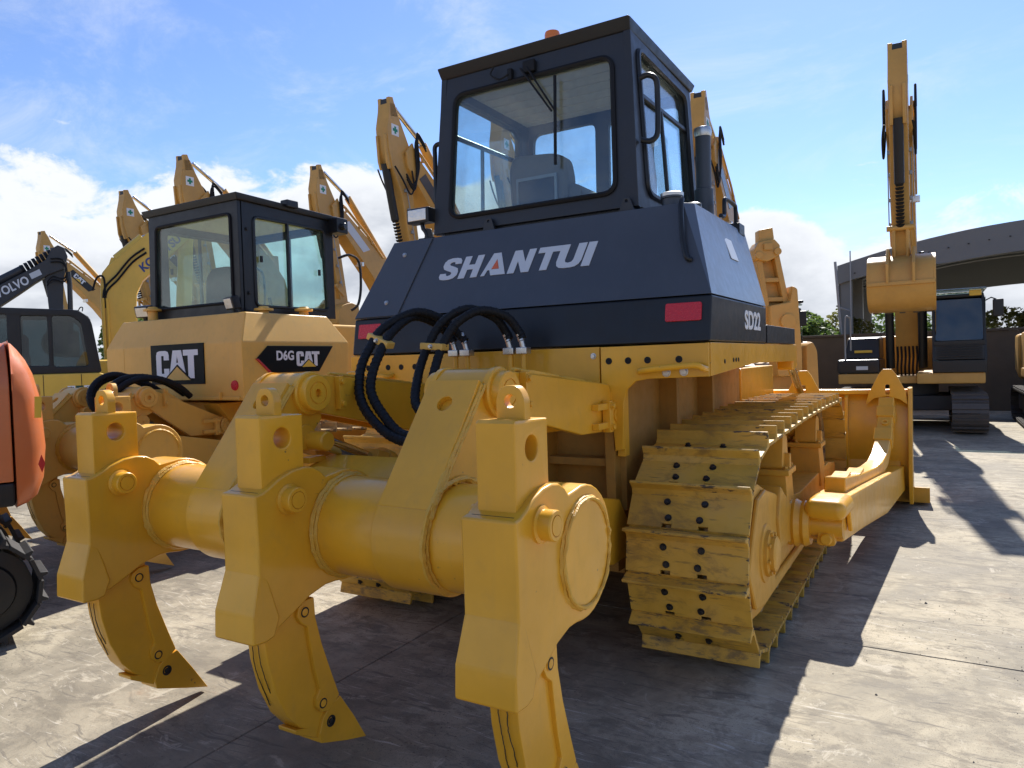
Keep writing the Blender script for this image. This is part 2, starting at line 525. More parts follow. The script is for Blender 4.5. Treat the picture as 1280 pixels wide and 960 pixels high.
class MB:
    def __init__(s):
        s.bm = bmesh.new()

    def _merge(s, bm, M=None):
        if M is not None:
            bm.transform(M)
        me = bpy.data.meshes.new("tmp")
        bm.to_mesh(me)
        bm.free()
        s.bm.from_mesh(me)
        bpy.data.meshes.remove(me)
        return s

    def raw(s, verts, faces, bev=0.0, seg=2, M=None, ang=25):
        bm = bmesh.new()
        vs = [bm.verts.new(v) for v in verts]
        for f in faces:
            try:
                bm.faces.new([vs[i] for i in f])
            except ValueError:
                pass
        bmesh.ops.recalc_face_normals(bm, faces=bm.faces)
        if bev > 0:
            bm.normal_update()
            es = [e for e in bm.edges if len(e.link_faces) == 2 and e.calc_face_angle(0) > R(ang)]
            bmesh.ops.bevel(bm, geom=es, offset=bev, segments=seg, profile=0.5, affect='EDGES', clamp_overlap=True)
        return s._merge(bm, M)

    def box(s, x0, x1, y0, y1, z0, z1, bev=0.004, M=None, seg=2):
        v = [(x, y, z) for x in (x0, x1) for y in (y0, y1) for z in (z0, z1)]
        f = [(0, 1, 3, 2), (4, 6, 7, 5), (0, 4, 5, 1), (2, 3, 7, 6), (0, 2, 6, 4), (1, 5, 7, 3)]
        return s.raw(v, f, bev, seg, M)

    def hexa(s, lo, hi, bev=0.004, M=None, seg=2):
        """two quads of points, lower then upper, same order"""
        n = len(lo)
        v = list(lo) + list(hi)
        f = [tuple(range(n))[::-1], tuple(range(n, 2 * n))]
        f += [(i, (i + 1) % n, n + (i + 1) % n, n + i) for i in range(n)]
        return s.raw(v, f, bev, seg, M)

    def prism(s, pts, axis, a, b, bev=0.004, seg=2, M=None):
        def mk(p, h):
            return {'x': (h, p[0], p[1]), 'y': (p[0], h, p[1]), 'z': (p[0], p[1], h)}[axis]
        return s.hexa([mk(p, a) for p in pts], [mk(p, b) for p in pts], bev, M, seg)

    def plate(s, outer, holes, th, M, bev=0.002):
        """flat plate in the local XY plane of M, centred on it, with real holes"""
        c = bpy.data.curves.new("tmp", 'CURVE')
        c.dimensions = '2D'
        c.fill_mode = 'BOTH'
        c.bevel_depth = bev
        c.bevel_resolution = 1
        c.offset = -bev
        c.extrude = max(th / 2 - bev, 0.0002)
        for pts in [outer] + list(holes):
            sp = c.splines.new('POLY')
            sp.points.add(len(pts) - 1)
            sp.use_cyclic_u = True
            for p, q in zip(sp.points, pts):
                p.co = (q[0], q[1], 0, 1)
        o = bpy.data.objects.new("tmp", c)
        me = bpy.data.meshes.new_from_object(o)
        bpy.data.objects.remove(o)
        bpy.data.curves.remove(c)
        bm = bmesh.new()
        bm.from_mesh(me)
        bpy.data.meshes.remove(me)
        bmesh.ops.remove_doubles(bm, verts=bm.verts, dist=1e-5)
        return s._merge(bm, M)

    def cyl(s, p0, p1, r, r2=None, n=20, bev=0.003, seg=1):
        M, L = axis_frame(p0, p1)
        r2 = r if r2 is None else r2
        lo = [(r * cos(2 * pi * k / n), r * sin(2 * pi * k / n), 0) for k in range(n)]
        hi = [(r2 * cos(2 * pi * k / n), r2 * sin(2 * pi * k / n), L) for k in range(n)]
        v = lo + hi
        f = [tuple(range(n))[::-1], tuple(range(n, 2 * n))]
        f += [(i, (i + 1) % n, n + (i + 1) % n, n + i) for i in range(n)]
        return s.raw(v, f, bev, seg, M, 40)

    def lathe(s, prof, p0, p1, n=24):
        """profile of (radius, height along p0->p1 in metres)"""
        M, L = axis_frame(p0, p1)
        v = []
        for r, h in prof:
            v += [(max(r, 1e-4) * cos(2 * pi * k / n), max(r, 1e-4) * sin(2 * pi * k / n), h) for k in range(n)]
        f = []
        for j in range(len(prof) - 1):
            for k in range(n):
                f.append((j * n + k, j * n + (k + 1) % n, (j + 1) * n + (k + 1) % n, (j + 1) * n + k))
        f.append(tuple(range(n))[::-1])
        f.append(tuple(range((len(prof) - 1) * n, len(prof) * n)))
        return s.raw(v, f, 0, 1, M)

    def tube(s, pts, r, n=8, closed=False, jit=0.0, twist=0.0, square=None):
        P = [Vector(p) for p in pts]
        N = len(P)
        v = []
        prev = None
        for i in range(N):
            if closed:
                d = P[(i + 1) % N] - P[i - 1]
            else:
                d = P[min(i + 1, N - 1)] - P[max(i - 1, 0)]
            d.normalize()
            if prev is None:
                h = Vector((0, 0, 1)) if abs(d.z) < 0.9 else Vector((1, 0, 0))
                x = d.cross(h).normalized()
            else:
                x = (prev - d * prev.dot(d)).normalized()
            prev = x
            y = d.cross(x)
            rr = r[i] if isinstance(r, (list, tuple)) else r
            for k in range(n):
                if square:
                    sx, sy = ((1, 1), (-1, 1), (-1, -1), (1, -1))[k]
                    q = x * sx * square[0] + y * sy * square[1]
                else:
                    a = 2 * pi * k / n + twist
                    j = 1 + (random.uniform(-jit, jit) if jit else 0)
                    q = (x * cos(a) + y * sin(a)) * rr * j
                v.append(P[i] + q)
        f = []
        for i in range(N if closed else N - 1):
            a, b = i * n, ((i + 1) % N) * n
            for k in range(n):
                f.append((a + k, a + (k + 1) % n, b + (k + 1) % n, b + k))
        if not closed:
            f.append(tuple(range(n))[::-1])
            f.append(tuple(range((N - 1) * n, N * n)))
        return s.raw(v, f, 0.006 if square else 0, 1)

    def bolt(s, p, d, r=0.012, h=0.01):
        p = Vector(p)
        d = Vector(d).normalized()
        s.cyl(p, p + d * h * 0.4, r * 1.35, n=10, bev=0.001)
        return s.cyl(p + d * h * 0.4, p + d * h * 1.4, r, n=6, bev=0.0015)

    def build(s, name, m, parent=None, loc=None):
        me = finish(s.bm, name)
        me.materials.append(m)
        return link(name, me, parent, loc)


def link(name, me, parent=None, loc=None):
    o = bpy.data.objects.new(name, me)
    COL.objects.link(o)
    if parent is not None:
        o.parent = parent
    if loc is not None:
        o.location = loc
    return o


def thing(name, label, cat, loc=(0, 0, 0), rz=0.0, group=None):
    o = bpy.data.objects.new(name, None)
    o.empty_display_size = 0.2
    COL.objects.link(o)
    o.location = loc
    o.rotation_euler = (0, 0, rz)
    o['label'] = label
    o['category'] = cat
    if group:
        o['group'] = group
    return o


def tag(o, label, cat, group=None):
    o['label'] = label
    o['category'] = cat
    if group:
        o['group'] = group
    return o


def text(body, name, m, parent, M, h, w=None, depth=0.003, shear=0.0, bold=0.0, space=1.0):
    """print raised by a few mm; M maps the text's lower-left corner frame"""
    c = bpy.data.curves.new("tmp", 'FONT')
    c.body = body
    c.size = 1.0
    c.shear = shear
    c.offset = bold
    c.extrude = 0.5
    c.resolution_u = 5
    c.space_character = space
    o = bpy.data.objects.new("tmp", c)
    me = bpy.data.meshes.new_from_object(o)
    bpy.data.objects.remove(o)
    bpy.data.curves.remove(c)
    xs = [v.co.x for v in me.vertices]
    ys = [v.co.y for v in me.vertices]
    x0, x1, y0, y1 = min(xs), max(xs), min(ys), max(ys)
    sy = h / (y1 - y0)
    sx = (w / (x1 - x0)) if w else sy
    me.transform(M @ Matrix.Diagonal((sx, sy, depth, 1)) @ Matrix.Translation((-x0, -y0, 0.5)))
    me.name = name
    me.materials.append(m)
    return link(name, me, parent)


def glyphs(polys, name, m, parent, M, depth=0.003):
    """letters given as polygons [(outer, [holes]), ...] in the plane of M"""
    b = MB()
    for outer, holes in polys:
        b.plate(outer, holes, depth, M @ Matrix.Translation((0, 0, depth / 2)), 0.0002)
    return b.build(name, m, parent)


def ribbon(pts, w):
    """outline of a thick stroke along a polyline"""
    P = [Vector(p) for p in pts]
    L, Rr = [], []
    for i, p in enumerate(P):
        d = (P[min(i + 1, len(P) - 1)] - P[max(i - 1, 0)]).normalized()
        n = Vector((-d.y, d.x))
        ww = w[i] if isinstance(w, (list, tuple)) else w
        L.append(tuple(p + n * ww / 2))
        Rr.append(tuple(p - n * ww / 2))
    return L + Rr[::-1]


def letters_cat(w, h):
    """the three heavy condensed capitals and the triangle under the A"""
    t = 0.30 * h * 0.8
    cw = w * 0.325
    out = []
    # C
    k = t
    cw = w * 0.31
    C = [(0, 0.16 * h), (0.07 * cw + 0.0, 0.04 * h), (0.28 * cw, 0), (0.72 * cw, 0), (0.93 * cw, 0.04 * h), (cw, 0.16 * h), (cw, 0.36 * h),
         (0.60 * cw, 0.36 * h), (0.60 * cw, 0.18 * h), (0.40 * cw, 0.18 * h), (0.40 * cw, 0.82 * h), (0.60 * cw, 0.82 * h), (0.60 * cw, 0.66 * h),
         (cw, 0.66 * h), (cw, 0.84 * h), (0.93 * cw, 0.96 * h), (0.72 * cw, h), (0.28 * cw, h), (0.07 * cw, 0.96 * h), (0, 0.84 * h)]
    out.append((C, []))
    x0 = w * 0.31
    aw = w * 0.40
    A = [(x0, 0.0), (x0 + 0.28 * aw, h), (x0 + 0.72 * aw, h), (x0 + aw, 0.0), (x0 + 0.93 * aw, 0.0), (x0 + 0.5 * aw, 0.47 * h), (x0 + 0.07 * aw, 0.0)]
    A = [(x0 - .02 * aw, 0.0), (x0 + 0.25 * aw, h), (x0 + 0.75 * aw, h), (x0 + 1.02 * aw, 0.0), (x0 + 0.5 * aw, 0.46 * h)]
    hole = [(x0 + 0.44 * aw, 0.56 * h), (x0 + 0.56 * aw, 0.56 * h), (x0 + 0.5 * aw, 0.80 * h)]
    out.append((A, [hole]))
    tx = w * 0.655
    tw = w * 0.345
    T = [(tx + 0.32 * tw, 0), (tx + 0.72 * tw, 0), (tx + 0.72 * tw, 0.80 * h), (tx + tw, 0.80 * h), (tx + tw, h), (tx, h), (tx, 0.80 * h), (tx + 0.32 * tw, 0.80 * h)]
    out.append((T, []))
    tri = [(w * .215, -0.06 * h), (w * .815, -0.06 * h), (w * .512, 0.42 * h)]
    return out, tri


def cat_mark(parent, M, w, h, depth=0.003, tri=None):
    L, t = letters_cat(w, h)
    glyphs(L, "lettering", WHITEL, parent, M, depth)
    big = [(w * .165, -.075 * h), (w * .865, -.075 * h), (w * .512, .50 * h)]
    glyphs([(big, [])], "triangle_border", PLATEB, parent, M @ Matrix.Translation((0, 0, .0022)), depth)
    glyphs([(t, [])], "triangle_emblem", tri or YELLOWL, parent, M @ Matrix.Translation((0, 0, .0042)), depth)


# ------------------------------------------------------------------ ground
g = MB()
S_ = 1500.0
g.raw([(-S_, -S_, -0.03), (S_, -S_, -0.03), (S_, S_, -0.03), (-S_, S_, -0.03)], [(0, 1, 2, 3)])
ground = g.build("ground", CONC)
ground['kind'] = 'structure'
slab_w, slab_d = 5.0, 6.0
sm = MB()
sm.box(0.003, slab_w - 0.003, 0.003, slab_d - 0.004, -0.2, 0.0, 0.004, seg=1)
slab_me = finish(sm.bm, "concrete_slab")
slab_me.materials.append(CONC)
for i in range(-9, 4):
    for j in range(-2, 4):
        o = link("concrete_slab", slab_me, ground, (-0.47 + i * slab_w + random.uniform(-.002, .002), 1.0 + j * slab_d, random.uniform(-0.003, 0.0)))
        o.rotation_euler = (0, 0, 0)

# grit and small stones swept along the slab joint
random.seed(3)
gr = MB()
for k in range(620):
    if k < 300:
        x = random.gauss(3.2, 1.5)
        y = random.gauss(1.35 - 0.10 * (x - 2), 0.45)
    else:
        x, y = random.uniform(-3.5, 6.5), random.uniform(-1.2, 7)
    s = random.uniform(0.0015, 0.004) if random.random() < 0.96 else random.uniform(0.005, 0.009)
    v = [(x + s * random.uniform(.7, 1.3) * cos(a), y + s * random.uniform(.7, 1.3) * sin(a), 0) for a in (0, 1.3, 2.6, 3.9, 5.2)]
    v.append((x, y, s * 1.1))
    gr.raw(v, [(0, 1, 5), (1, 2, 5), (2, 3, 5), (3, 4, 5), (4, 0, 5)])
o = gr.build("gravel", STONE)
o['kind'] = 'stuff'

# ------------------------------------------------------------------ crawler track builder


def loop_path(rear, front, step, sag=0.02, zmin=None):
    """closed loop of a track round two circles (y, z, r); returns centre points, tangents and pitch"""
    (y1, z1, a), (y2, z2, b) = rear, front
    pts = []
    n = 40
    zb = z1 - a if zmin is None else zmin
    for k in range(n + 1):           # rear half: bottom -> back -> top
        t = -pi / 2 - pi * k / n
        pts.append((y1 + a * cos(t), z1 + a * sin(t)))
    for k in range(1, 30):           # upper run
        t = k / 30
        pts.append((y1 + (y2 - y1) * t, (z1 + a) * (1 - t) + (z2 + b) * t - sag * sin(pi * t) * 1.0))
    for k in range(n + 1):
        t = pi / 2 - pi * k / n
        pts.append((y2 + b * cos(t), z2 + b * sin(t)))
    for k in range(1, 30):           # lower run lies flat
        t = k / 30
        z = zb if t > 0.12 else (z2 - b) + (zb - (z2 - b)) * (t / 0.12)
        pts.append((y2 + (y1 - y2) * t, z))
    if zmin is not None:             # flattened where it stands on the ground
        flat = [(y, z) for y, z in pts if z >= zmin - 1e-6]
        pts = flat
    P = [Vector(p) for p in pts]
    seg = [(P[(i + 1) % len(P)] - P[i]).length for i in range(len(P))]
    tot = sum(seg)
    cnt = round(tot / step)
    pitch = tot / cnt

    def atd(d):
        d %= tot
        i = 0
        while d > seg[i]:
            d -= seg[i]
            i += 1
        return P[i].lerp(P[(i + 1) % len(P)], d / seg[i])
    out = []
    for k in range(cnt):
        a_, b_ = atd(k * pitch - pitch / 2), atd(k * pitch + pitch / 2)
        out.append(((a_ + b_) / 2, (b_ - a_).normalized()))
    return out, pitch


def shoe_mesh(w, pitch, gh=0.062, notch=True):
    b = MB()
    hw, hp = w / 2, pitch / 2
    # plate, y along travel, z outwards, with link windows cut in the trailing edge
    o = [(-hw, -hp + 0.003), (-hw + .30 * w, -hp + 0.003), (-hw + .30 * w, -hp + 0.022), (-hw + .38 * w, -hp + 0.022), (-hw + .38 * w, -hp + 0.003),
         (-hw + .60 * w, -hp + 0.003), (-hw + .60 * w, -hp + 0.022), (-hw + .68 * w, -hp + 0.022), (-hw + .68 * w, -hp + 0.003), (hw, -hp + 0.003),
         (hw, hp - 0.010), (-hw, hp - 0.010)]
    if not notch:
        o = [(-hw, -hp - .012), (hw, -hp - .012), (hw, hp - .008), (-hw, hp - .008)]
    b.plate(o, [], 0.018, Matrix.Translation((0, 0, -0.009)), 0.003)
    # grouser bar on the leading edge, flaring at its foot
    b.prism([(hp - 0.060, -0.002), (hp - 0.010, -0.002), (hp - 0.012, gh), (hp - 0.026, gh), (hp - 0.034, .020)], 'x', -hw, hw, 0.003, 1)
    # turned-in trailing lip
    b.prism([(-hp + 0.004, -0.016), (-hp + 0.004, -0.001), (-hp - 0.016, -0.018), (-hp - 0.016, -0.034)], 'x', -hw + 0.01, hw - 0.01, 0.002, 1)
    return finish(b.bm, "track_shoe")


def bolt_mesh():
    b = MB()
    b.bolt((0, 0, 0), (0, 0, 1), 0.0125, 0.011)
    return finish(b.bm, "track_bolt")


BOLT_ME = bolt_mesh()
BOLT_ME.materials.append(BOLTD)


def make_track(parent, xc, w, rear, front, step, m, bolts=None, gh=0.062, name="track_shoe", sag=.02, zmin=None):
    path, pitch = loop_path(rear, front, step, sag, zmin)
    me = shoe_mesh(w, pitch, gh)
    me.materials.append(m)
    for p, tan in path:
        nrm = Vector((-tan.y, tan.x))            # outward for this winding
        c = sum((Vector((0.0, q)) for q in (0,)), Vector((0, 0)))
        mid = Vector(((rear[0] + front[0]) / 2, (rear[1] + front[1]) / 2))
        y_near = Vector((min(max(p.x, rear[0]), front[0]), (rear[1] + front[1]) / 2))
        if (p - y_near).dot(nrm) < 0:
            nrm = -nrm
        M = Matrix(((1, 0, 0, xc), (0, tan.x, nrm.x, p.x), (0, tan.y, nrm.y, p.y), (0, 0, 0, 1)))
        if M.to_3x3().determinant() < 0:
            M = Matrix(((-1, 0, 0, xc), (0, tan.x, nrm.x, p.x), (0, tan.y, nrm.y, p.y), (0, 0, 0, 1)))
        o = link(name, me, parent)
        o.matrix_local = M
        if bolts and bolts(p):
            for bx, by in ((-0.10, 0.032), (0.075, 0.032), (-0.085, -0.045), (0.06, -0.045)):
                bo = link("track_bolt", BOLT_ME, o)
                bo.location = (bx, by - 0.012, 0.0)
    return pitch


# ------------------------------------------------------------------ three-shank ripper (shared by both dozers)


def weld_ring(b, x, cy, cz, r, rt_=0.011, a0=0, a1=2 * pi, n=64, tilt=0.0):
    pts = [(x + random.uniform(-.002, .002), cy + r * cos(a0 + (a1 - a0) * k / n), cz + r * sin(a0 + (a1 - a0) * k / n)) for k in range(n)]
    b.tube(pts, rt_, 6, closed=True, jit=0.28)
    pts = [(x + rt_ * 1.2 + random.uniform(-.002, .002), cy + (r - .004) * cos(a0 + (a1 - a0) * k / n), cz + (r - .004) * sin(a0 + (a1 - a0) * k / n)) for k in range(n)]
    b.tube(pts, rt_ * 0.8, 6, closed=True, jit=0.3)


POCKET = [(-1.400, 1.076), (-1.372, 1.080), (-1.344, 1.092), (-1.299, 1.117), (-1.240, 1.136), (-1.190, 1.141), (-1.145, 1.135), (-1.108, 1.116), (-1.085, 1.093)]
POCKET += circ(-0.985, 0.90, 0.205, 18, R(104), R(-96))
POCKET += [(-1.055, 0.703), (-1.103, 0.704), (-1.180, 0.686), (-1.254, 0.650), (-1.352, 0.607), (-1.385, 0.600), (-1.420, 0.601), (-1.432, 0.612),
           (-1.428, 0.690), (-1.397, 0.800), (-1.396, 0.905)]
FLARE = [(-1.434, 0.598), (-1.430, 0.695), (-1.399, 0.805), (-1.36, 0.80), (-1.33, 0.66), (-1.352, 0.604), (-1.385, 0.597)]


def ripper(T, sp, M_, W_, hub=(-0.715, 1.375), link_end=(0.33, 1.21), mast_x=0.48, link_drop=0.0):
    xs = (sp, 0.0, -sp)
    b = MB()
    b.cyl((-sp - .05, -.985, .9), (sp + .06, -.985, .9), 0.18, n=48, bev=0.004)
    beam = b.build("ripper_beam", M_, T)
    for c in xs:
        for s in (-1, 1):
            if c == sp and s == 1:
                continue
            b = MB()
            weld_ring(b, c + s * 0.092 - (0.012 if s < 0 else 0), -.985, .9, 0.183, 0.012)
            b.build("weld_bead", W_, beam)
    b = MB()
    weld_ring(b, sp + 0.086, -.985, .9, 0.166, 0.008)
    b.build("weld_bead", W_, beam)
    b = MB()
    b.cyl((sp + .05, -.985, .9), (sp + .094, -.985, .9), 0.160, n=48, bev=0.006, seg=2)
    b.build("beam_end_cap", M_, beam)
    for c in xs:
        b = MB()
        b.prism(POCKET, 'x', c - 0.085, c + 0.085, 0.012, 3)
        fl = [(-1.4385, .598, .097), (-1.4345, .690, .097), (-1.3955, .822, .0845), (-1.36, .80, .0845), (-1.325, .66, .097), (-1.350, .602, .097), (-1.385, .594, .097)]
        v = [(c - w, y, z) for y, z, w in fl] + [(c + w, y, z) for y, z, w in fl]
        n = len(fl)
        b.raw(v, [tuple(range(n))[::-1], tuple(range(n, 2 * n))] + [(i, (i + 1) % n, n + (i + 1) % n, n + i) for i in range(n)], .009, 3, None, 12)
        pocket = b.build("shank_pocket", M_, T)
        b = MB()
        b.lathe([(.0, 0), (.052, 0), (.052, .008), (.043, .012), (.043, .046), (.040, .050), (.030, .050), (.030, .046), (.0275, .046), (.0275, .051), (0, .052)],
                (c + .083, -1.262, 1.042), (c + .2, -1.262, 1.042), 28)
        b.build("retaining_pin", M_, pocket)
        b = MB()
        b.lathe([(.0, 0), (.043, 0), (.043, .046), (.040, .050), (0, .05)], (c - .083, -1.262, 1.042), (c - .2, -1.262, 1.042), 28)
        b.build("retaining_pin", M_, pocket)
        b = MB()
        b.box(c - .066, c + .066, -1.374, -1.30, 1.0755, 1.0805, 0.001)
        b.build("pocket_slot", DARK, pocket)
        # the shank: bar with a hole above, curved blade below
        b = MB()
        Mx = Matrix(((0, 0, 1, c), (1, 0, 0, 0), (0, 1, 0, 0), (0, 0, 0, 1)))
        blk = [(-1.352, 1.06), (-1.162, 1.06), (-1.162, 1.324), (-1.342, 1.331), (-1.352, 1.322)]
        b.prism([(-1.345, .66), (-1.352, .58), (-1.343, .50), (-1.314, .385), (-1.268, .285), (-1.215, .222), (-1.150, .188), (-1.10, .18),
                 (-1.07, .25), (-1.08, .33), (-1.13, .49), (-1.15, .60), (-1.145, .70), (-1.25, .72)], 'x', c - .046, c + .046, 0.008, 2)
        shank = b.build("ripper_shank", M_, T)
        b = MB()
        b.plate(blk, [circ(-1.257, 1.249, 0.034, 24)], 0.124, Mx, 0.009)
        b.build("shank_head", M_, shank)
        b = MB()
        lug = rounded([(c - .034, 1.320), (c + .056, 1.320), (c + .056, 1.385), (c + .036, 1.420), (c - .014, 1.420), (c - .034, 1.385)], [.001, .001, .03, .03, .03, .03], 5)
        b.plate(lug, [circ(c + .011, 1.377, .0185, 18)], .034, Matrix(((1, 0, 0, 0), (0, 0, -1, -1.266), (0, 1, 0, 0), (0, 0, 0, 1))), .003)
        b.build("lifting_lug", M_, shank)
        # shin guard: bent plates both sides plus a front strap
        b = MB()
        gd = [(-1.139, .668), (-1.135, .594), (-1.109, .489), (-1.063, .356), (-1.031, .269), (-1.083, .230), (-1.122, .241), (-1.147, .268), (-1.148, .30),
              (-1.128, .325), (-1.150, .407), (-1.170, .526), (-1.176, .57), (-1.205, .592), (-1.222, .62), (-1.215, .65), (-1.185, .668)]
        b.prism(gd, 'x', c - .060, c + .060, 0.006, 2)
        guard = b.build("shin_guard", M_, shank)
        for (y, z) in ((-1.188, .628), (-1.118, .274)):
            for s in (-1, 1):
                b = MB()
                b.lathe([(0, 0), (.021, 0), (.021, .004), (.0165, .0045), (.0165, .001), (.013, .001), (.013, .006), (0, .007)], (c + s * .0585, y, z), (c + s * .2, y, z), 18)
                b.build("guard_pin", M_, guard)
                b = MB()
                b.lathe([(0.0125, .0), (.0185, .0), (.0185, .0052), (.0130, .0052)], (c + s * .0585, y, z), (c + s * .2, y, z), 18)
                b.build("pin_groove_shade", BOLTD, guard)  # dark ring added in place of shade in the pin's narrow groove
        rear_edge = [(-1.347, .59), (-1.354, .565), (-1.347, .50), (-1.332, .44), (-1.312, .385), (-1.288, .325), (-1.262, .28)]
        for k_, xo_ in enumerate((-.012, .016)):
            b = MB()
            ln = catmull([(c + xo_ + random.uniform(-.004, .004), y - .002, z - .002) for y, z in rear_edge[1:-1 - k_]], 8)
            b.tube([q_ + Vector((random.uniform(-.0012, .0012), 0, 0)) for q_ in ln], .0018, 4)
            b.build("casting_crack", BOLTD, shank)
        b = MB()
        tp = [(-1.025, .262), (-.945, .150), (-.848, .014), (-.985, .070), (-1.127, .128), (-1.136, .165), (-1.112, .222), (-1.083, .246)]
        hw = [.058, .046, .016, .045, .058, .058, .058, .058]
        v = [(c - w, y, z) for (y, z), w in zip(tp, hw)] + [(c + w, y, z) for (y, z), w in zip(tp, hw)]
        n = len(tp)
        f = [tuple(range(n))[::-1], tuple(range(n, 2 * n))] + [(i, (i + 1) % n, n + (i + 1) % n, n + i) for i in range(n)]
        b.raw(v, f, 0.005, 2)
        b.prism([(-1.235, .222), (-1.232, .206), (-1.12, .140), (-1.10, .19)], 'x', c - .045, c + .045, .003, 1)
        tip = b.build("ripper_tip", M_, shank)
        for s in (-1, 1):
            b = MB()
            b.lathe([(0, 0), (.021, 0), (.021, .003), (.015, .003), (.015, -.004), (.011, -.004), (.011, .004), (0, .005)], (c + s * .056, -1.078, .19), (c + s * .2, -1.078, .19), 18)
            b.build("tip_pin", BOLTD, tip)
    # masts that carry the beam
    for sx in (1, -1):
        mx = sx * mast_x
        b = MB()
        hy, hz = hub
        bc, rad = Vector((-.985, .9)), .198
        P1 = Vector((hy - .115, hz + .050))
        dv = P1 - bc
        th0 = atan2(dv.y, dv.x) + math.acos(rad / dv.length)          # where the straight back leaves the beam
        T0 = bc + Vector((cos(th0), sin(th0))) * rad
        nrm = Vector((cos(th0), sin(th0)))
        prof = circ(-.985, .9, rad, 26, R(300), th0)
        prof += [tuple(T0 - nrm * .024 + (P1 - T0).normalized() * .02), tuple(P1 - nrm * .024)]
        prof += circ(hy, hz, .088, 8, R(125), R(0))
        prof += [(hy + .07, hz - .12), (-.80, 1.10), (-.80, .86)]
        b.prism(prof, 'x', mx - .108, mx + .108, 0.004, 2)
        mast = b.build("mast", M_, T)
        L = (P1 - T0).length
        O_ = T0 - nrm * .012
        Mp = frame((mx, O_.x, O_.y), (1, 0, 0), (0, P1.x - T0.x, P1.y - T0.y))
        b = MB()
        b.plate([(-.108, 0), (.108, 0), (.108, L), (-.108, L)], [circ(0.0, L * .80, .030, 24)], 0.024, Mp, 0.003)
        b.build("mast_cover_plate", M_, mast)
        b = MB()
        for s in (1,):
            x = mx + .108 * s
            line = [Vector((x, *q)) for q in [(-.80, .74), (-.93, .72), (-1.06, .73), (-1.15, .80), (-1.185, .90), (-1.155, 1.0)]]
            line = catmull(line, 10) + [Vector((x, -1.155 + (hy - .10 + 1.155) * k / 26, 1.0 + (hz + .03 - 1.0) * k / 26)) for k in range(1, 27)]
            b.tube(line, 0.010, 6, jit=0.28)
            b.tube([q + Vector((0.006, .012, .0)) for q in line], 0.008, 6, jit=0.3)
            ln = [Vector((x + .004, *q)) for q in [(-1.15, .99), (-1.10, 1.065), (-1.03, 1.09), (-.94, 1.09), (-.86, 1.06)]]
            b.tube(catmull(ln, 9), 0.012, 6, jit=0.3)
        b.build("weld_bead", W_, mast)
        for s in (-1, 1):
            b = MB()
            b.lathe([(0, 0), (.094, 0), (.094, .02), (.088, .026), (.078, .026), (.078, .058), (.074, .062), (.050, .062), (.050, .058), (.044, .058), (.044, .062), (.018, .062), (.018, .04), (0, .04)],
                    (mx + s * .106, hy, hz), (mx + s * .4, hy, hz), 32)
            b.build("pivot_boss", M_, mast)
        b = MB()
        b.lathe([(0, 0), (.056, 0), (.056, .012), (.052, .015), (0.008, .015), (0.008, .010), (0, .010)], (mx + .106, hy - .03, hz - .19), (mx + .4, hy - .03, hz - .19), 24)
        b.box(mx + .10, mx + .15, hy - .05, hy + .05, hz - .30, hz - .275)
        b.box(mx + .10, mx + .165, hy - .09, hy + .0, hz - .40, hz - .335)
        b.build("step_bracket", M_, mast)
        # upper link
        ly, lz = link_end
        b = MB()
        pr = circ(hy + .02, hz, .082, 10, R(95), R(265))
        pr += [(ly - .35, lz - .065 - link_drop), (ly - .03, lz - .078)]
        pr += circ(ly, lz, .078, 8, R(-70), R(75))
        pr += [(ly - .03, lz + .15)] if lz > 1.1 else [(ly - .05, lz + .08)]
        xo = mx + sx * 0.0
        b.prism(pr, 'x', mx - .125, mx - .095, 0.004, 1)
        b.prism(pr, 'x', mx + .095, mx + .127, 0.004, 1)
        mid = [(hy + .17, hz + .062), (hy + .17, hz - .06), (ly - .12, lz - .05), (ly - .12, lz + .06)]
        b.prism(mid, 'x', mx - .10, mx + .10, 0.004, 1)
        lk = b.build("upper_link", M_, T)
        b = MB()
        b.lathe([(0, 0), (.064, 0), (.064, .02), (.058, .026), (.040, .026), (.040, .022), (.030, .022), (.030, .028), (.010, .028), (.010, .02), (0, .02)], (mx + .125, ly, lz), (mx + .4, ly, lz), 28)
        b.build("link_pin", M_, lk)
        b = MB()
        x = mx + .127
        for dz in (-.055, .035):
            b.box(x, x + .035, ly - .24, ly - .07, lz + dz, lz + dz + .03, .003)
        b.box(x + .005, x + .045, ly - .13, ly - .09, lz - .075, lz + .075, .003)
        for (yy, zz_) in ((ly - .11, lz - .05), (ly - .11, lz + .05)):
            b.bolt((x + .045, yy, zz_), (1, 0, 0), .013, .012)
        b.build("pin_keeper", M_, lk)
        b = MB()
        b.box(x, x + .03, hy + .14, hy + .17, hz - .08, hz + .07, .003)
        for zz_ in (-.055, .045):
            b.bolt((x + .03, hy + .155, hz + zz_), (1, 0, 0), .013, .012)
        b.build("bolt_strap", M_, lk)
        if link_end[1] > 1.1:
            b = MB()
            b.tube([(mx + .112, hy + .12 + (ly - hy - .2) * k / 30, hz + .082 + (lz + .15 - hz - .082) * k / 30) for k in range(31)], 0.008, 6, jit=.3)
            b.build("weld_bead", W_, lk)
        # lower arm and lift cylinder
        b = MB()
        b.prism([(-.92, .78), (-.80, 1.02), (.30, .80), (.45, .62), (.40, .50), (.2, .50)], 'x', sx * .62 - .05, sx * .62 + .03, .005, 1)
        b.build("lower_arm", M_, T)
        b = MB()
        cx = sx * .30
        b.cyl((cx, .45, .70), (cx, -.30, 1.00), .062, n=24)
        b.cyl((cx, -.30, 1.00), (cx, -.36, 1.024), .078, n=24)
        b.prism([(-.42, 1.10), (-.25, 1.04), (-.30, .93), (-.47, .99)], 'x', cx - .06, cx + .06, .006)
        cyl = b.build("lift_cylinder", YEL_DIRTY, T)
        b = MB()
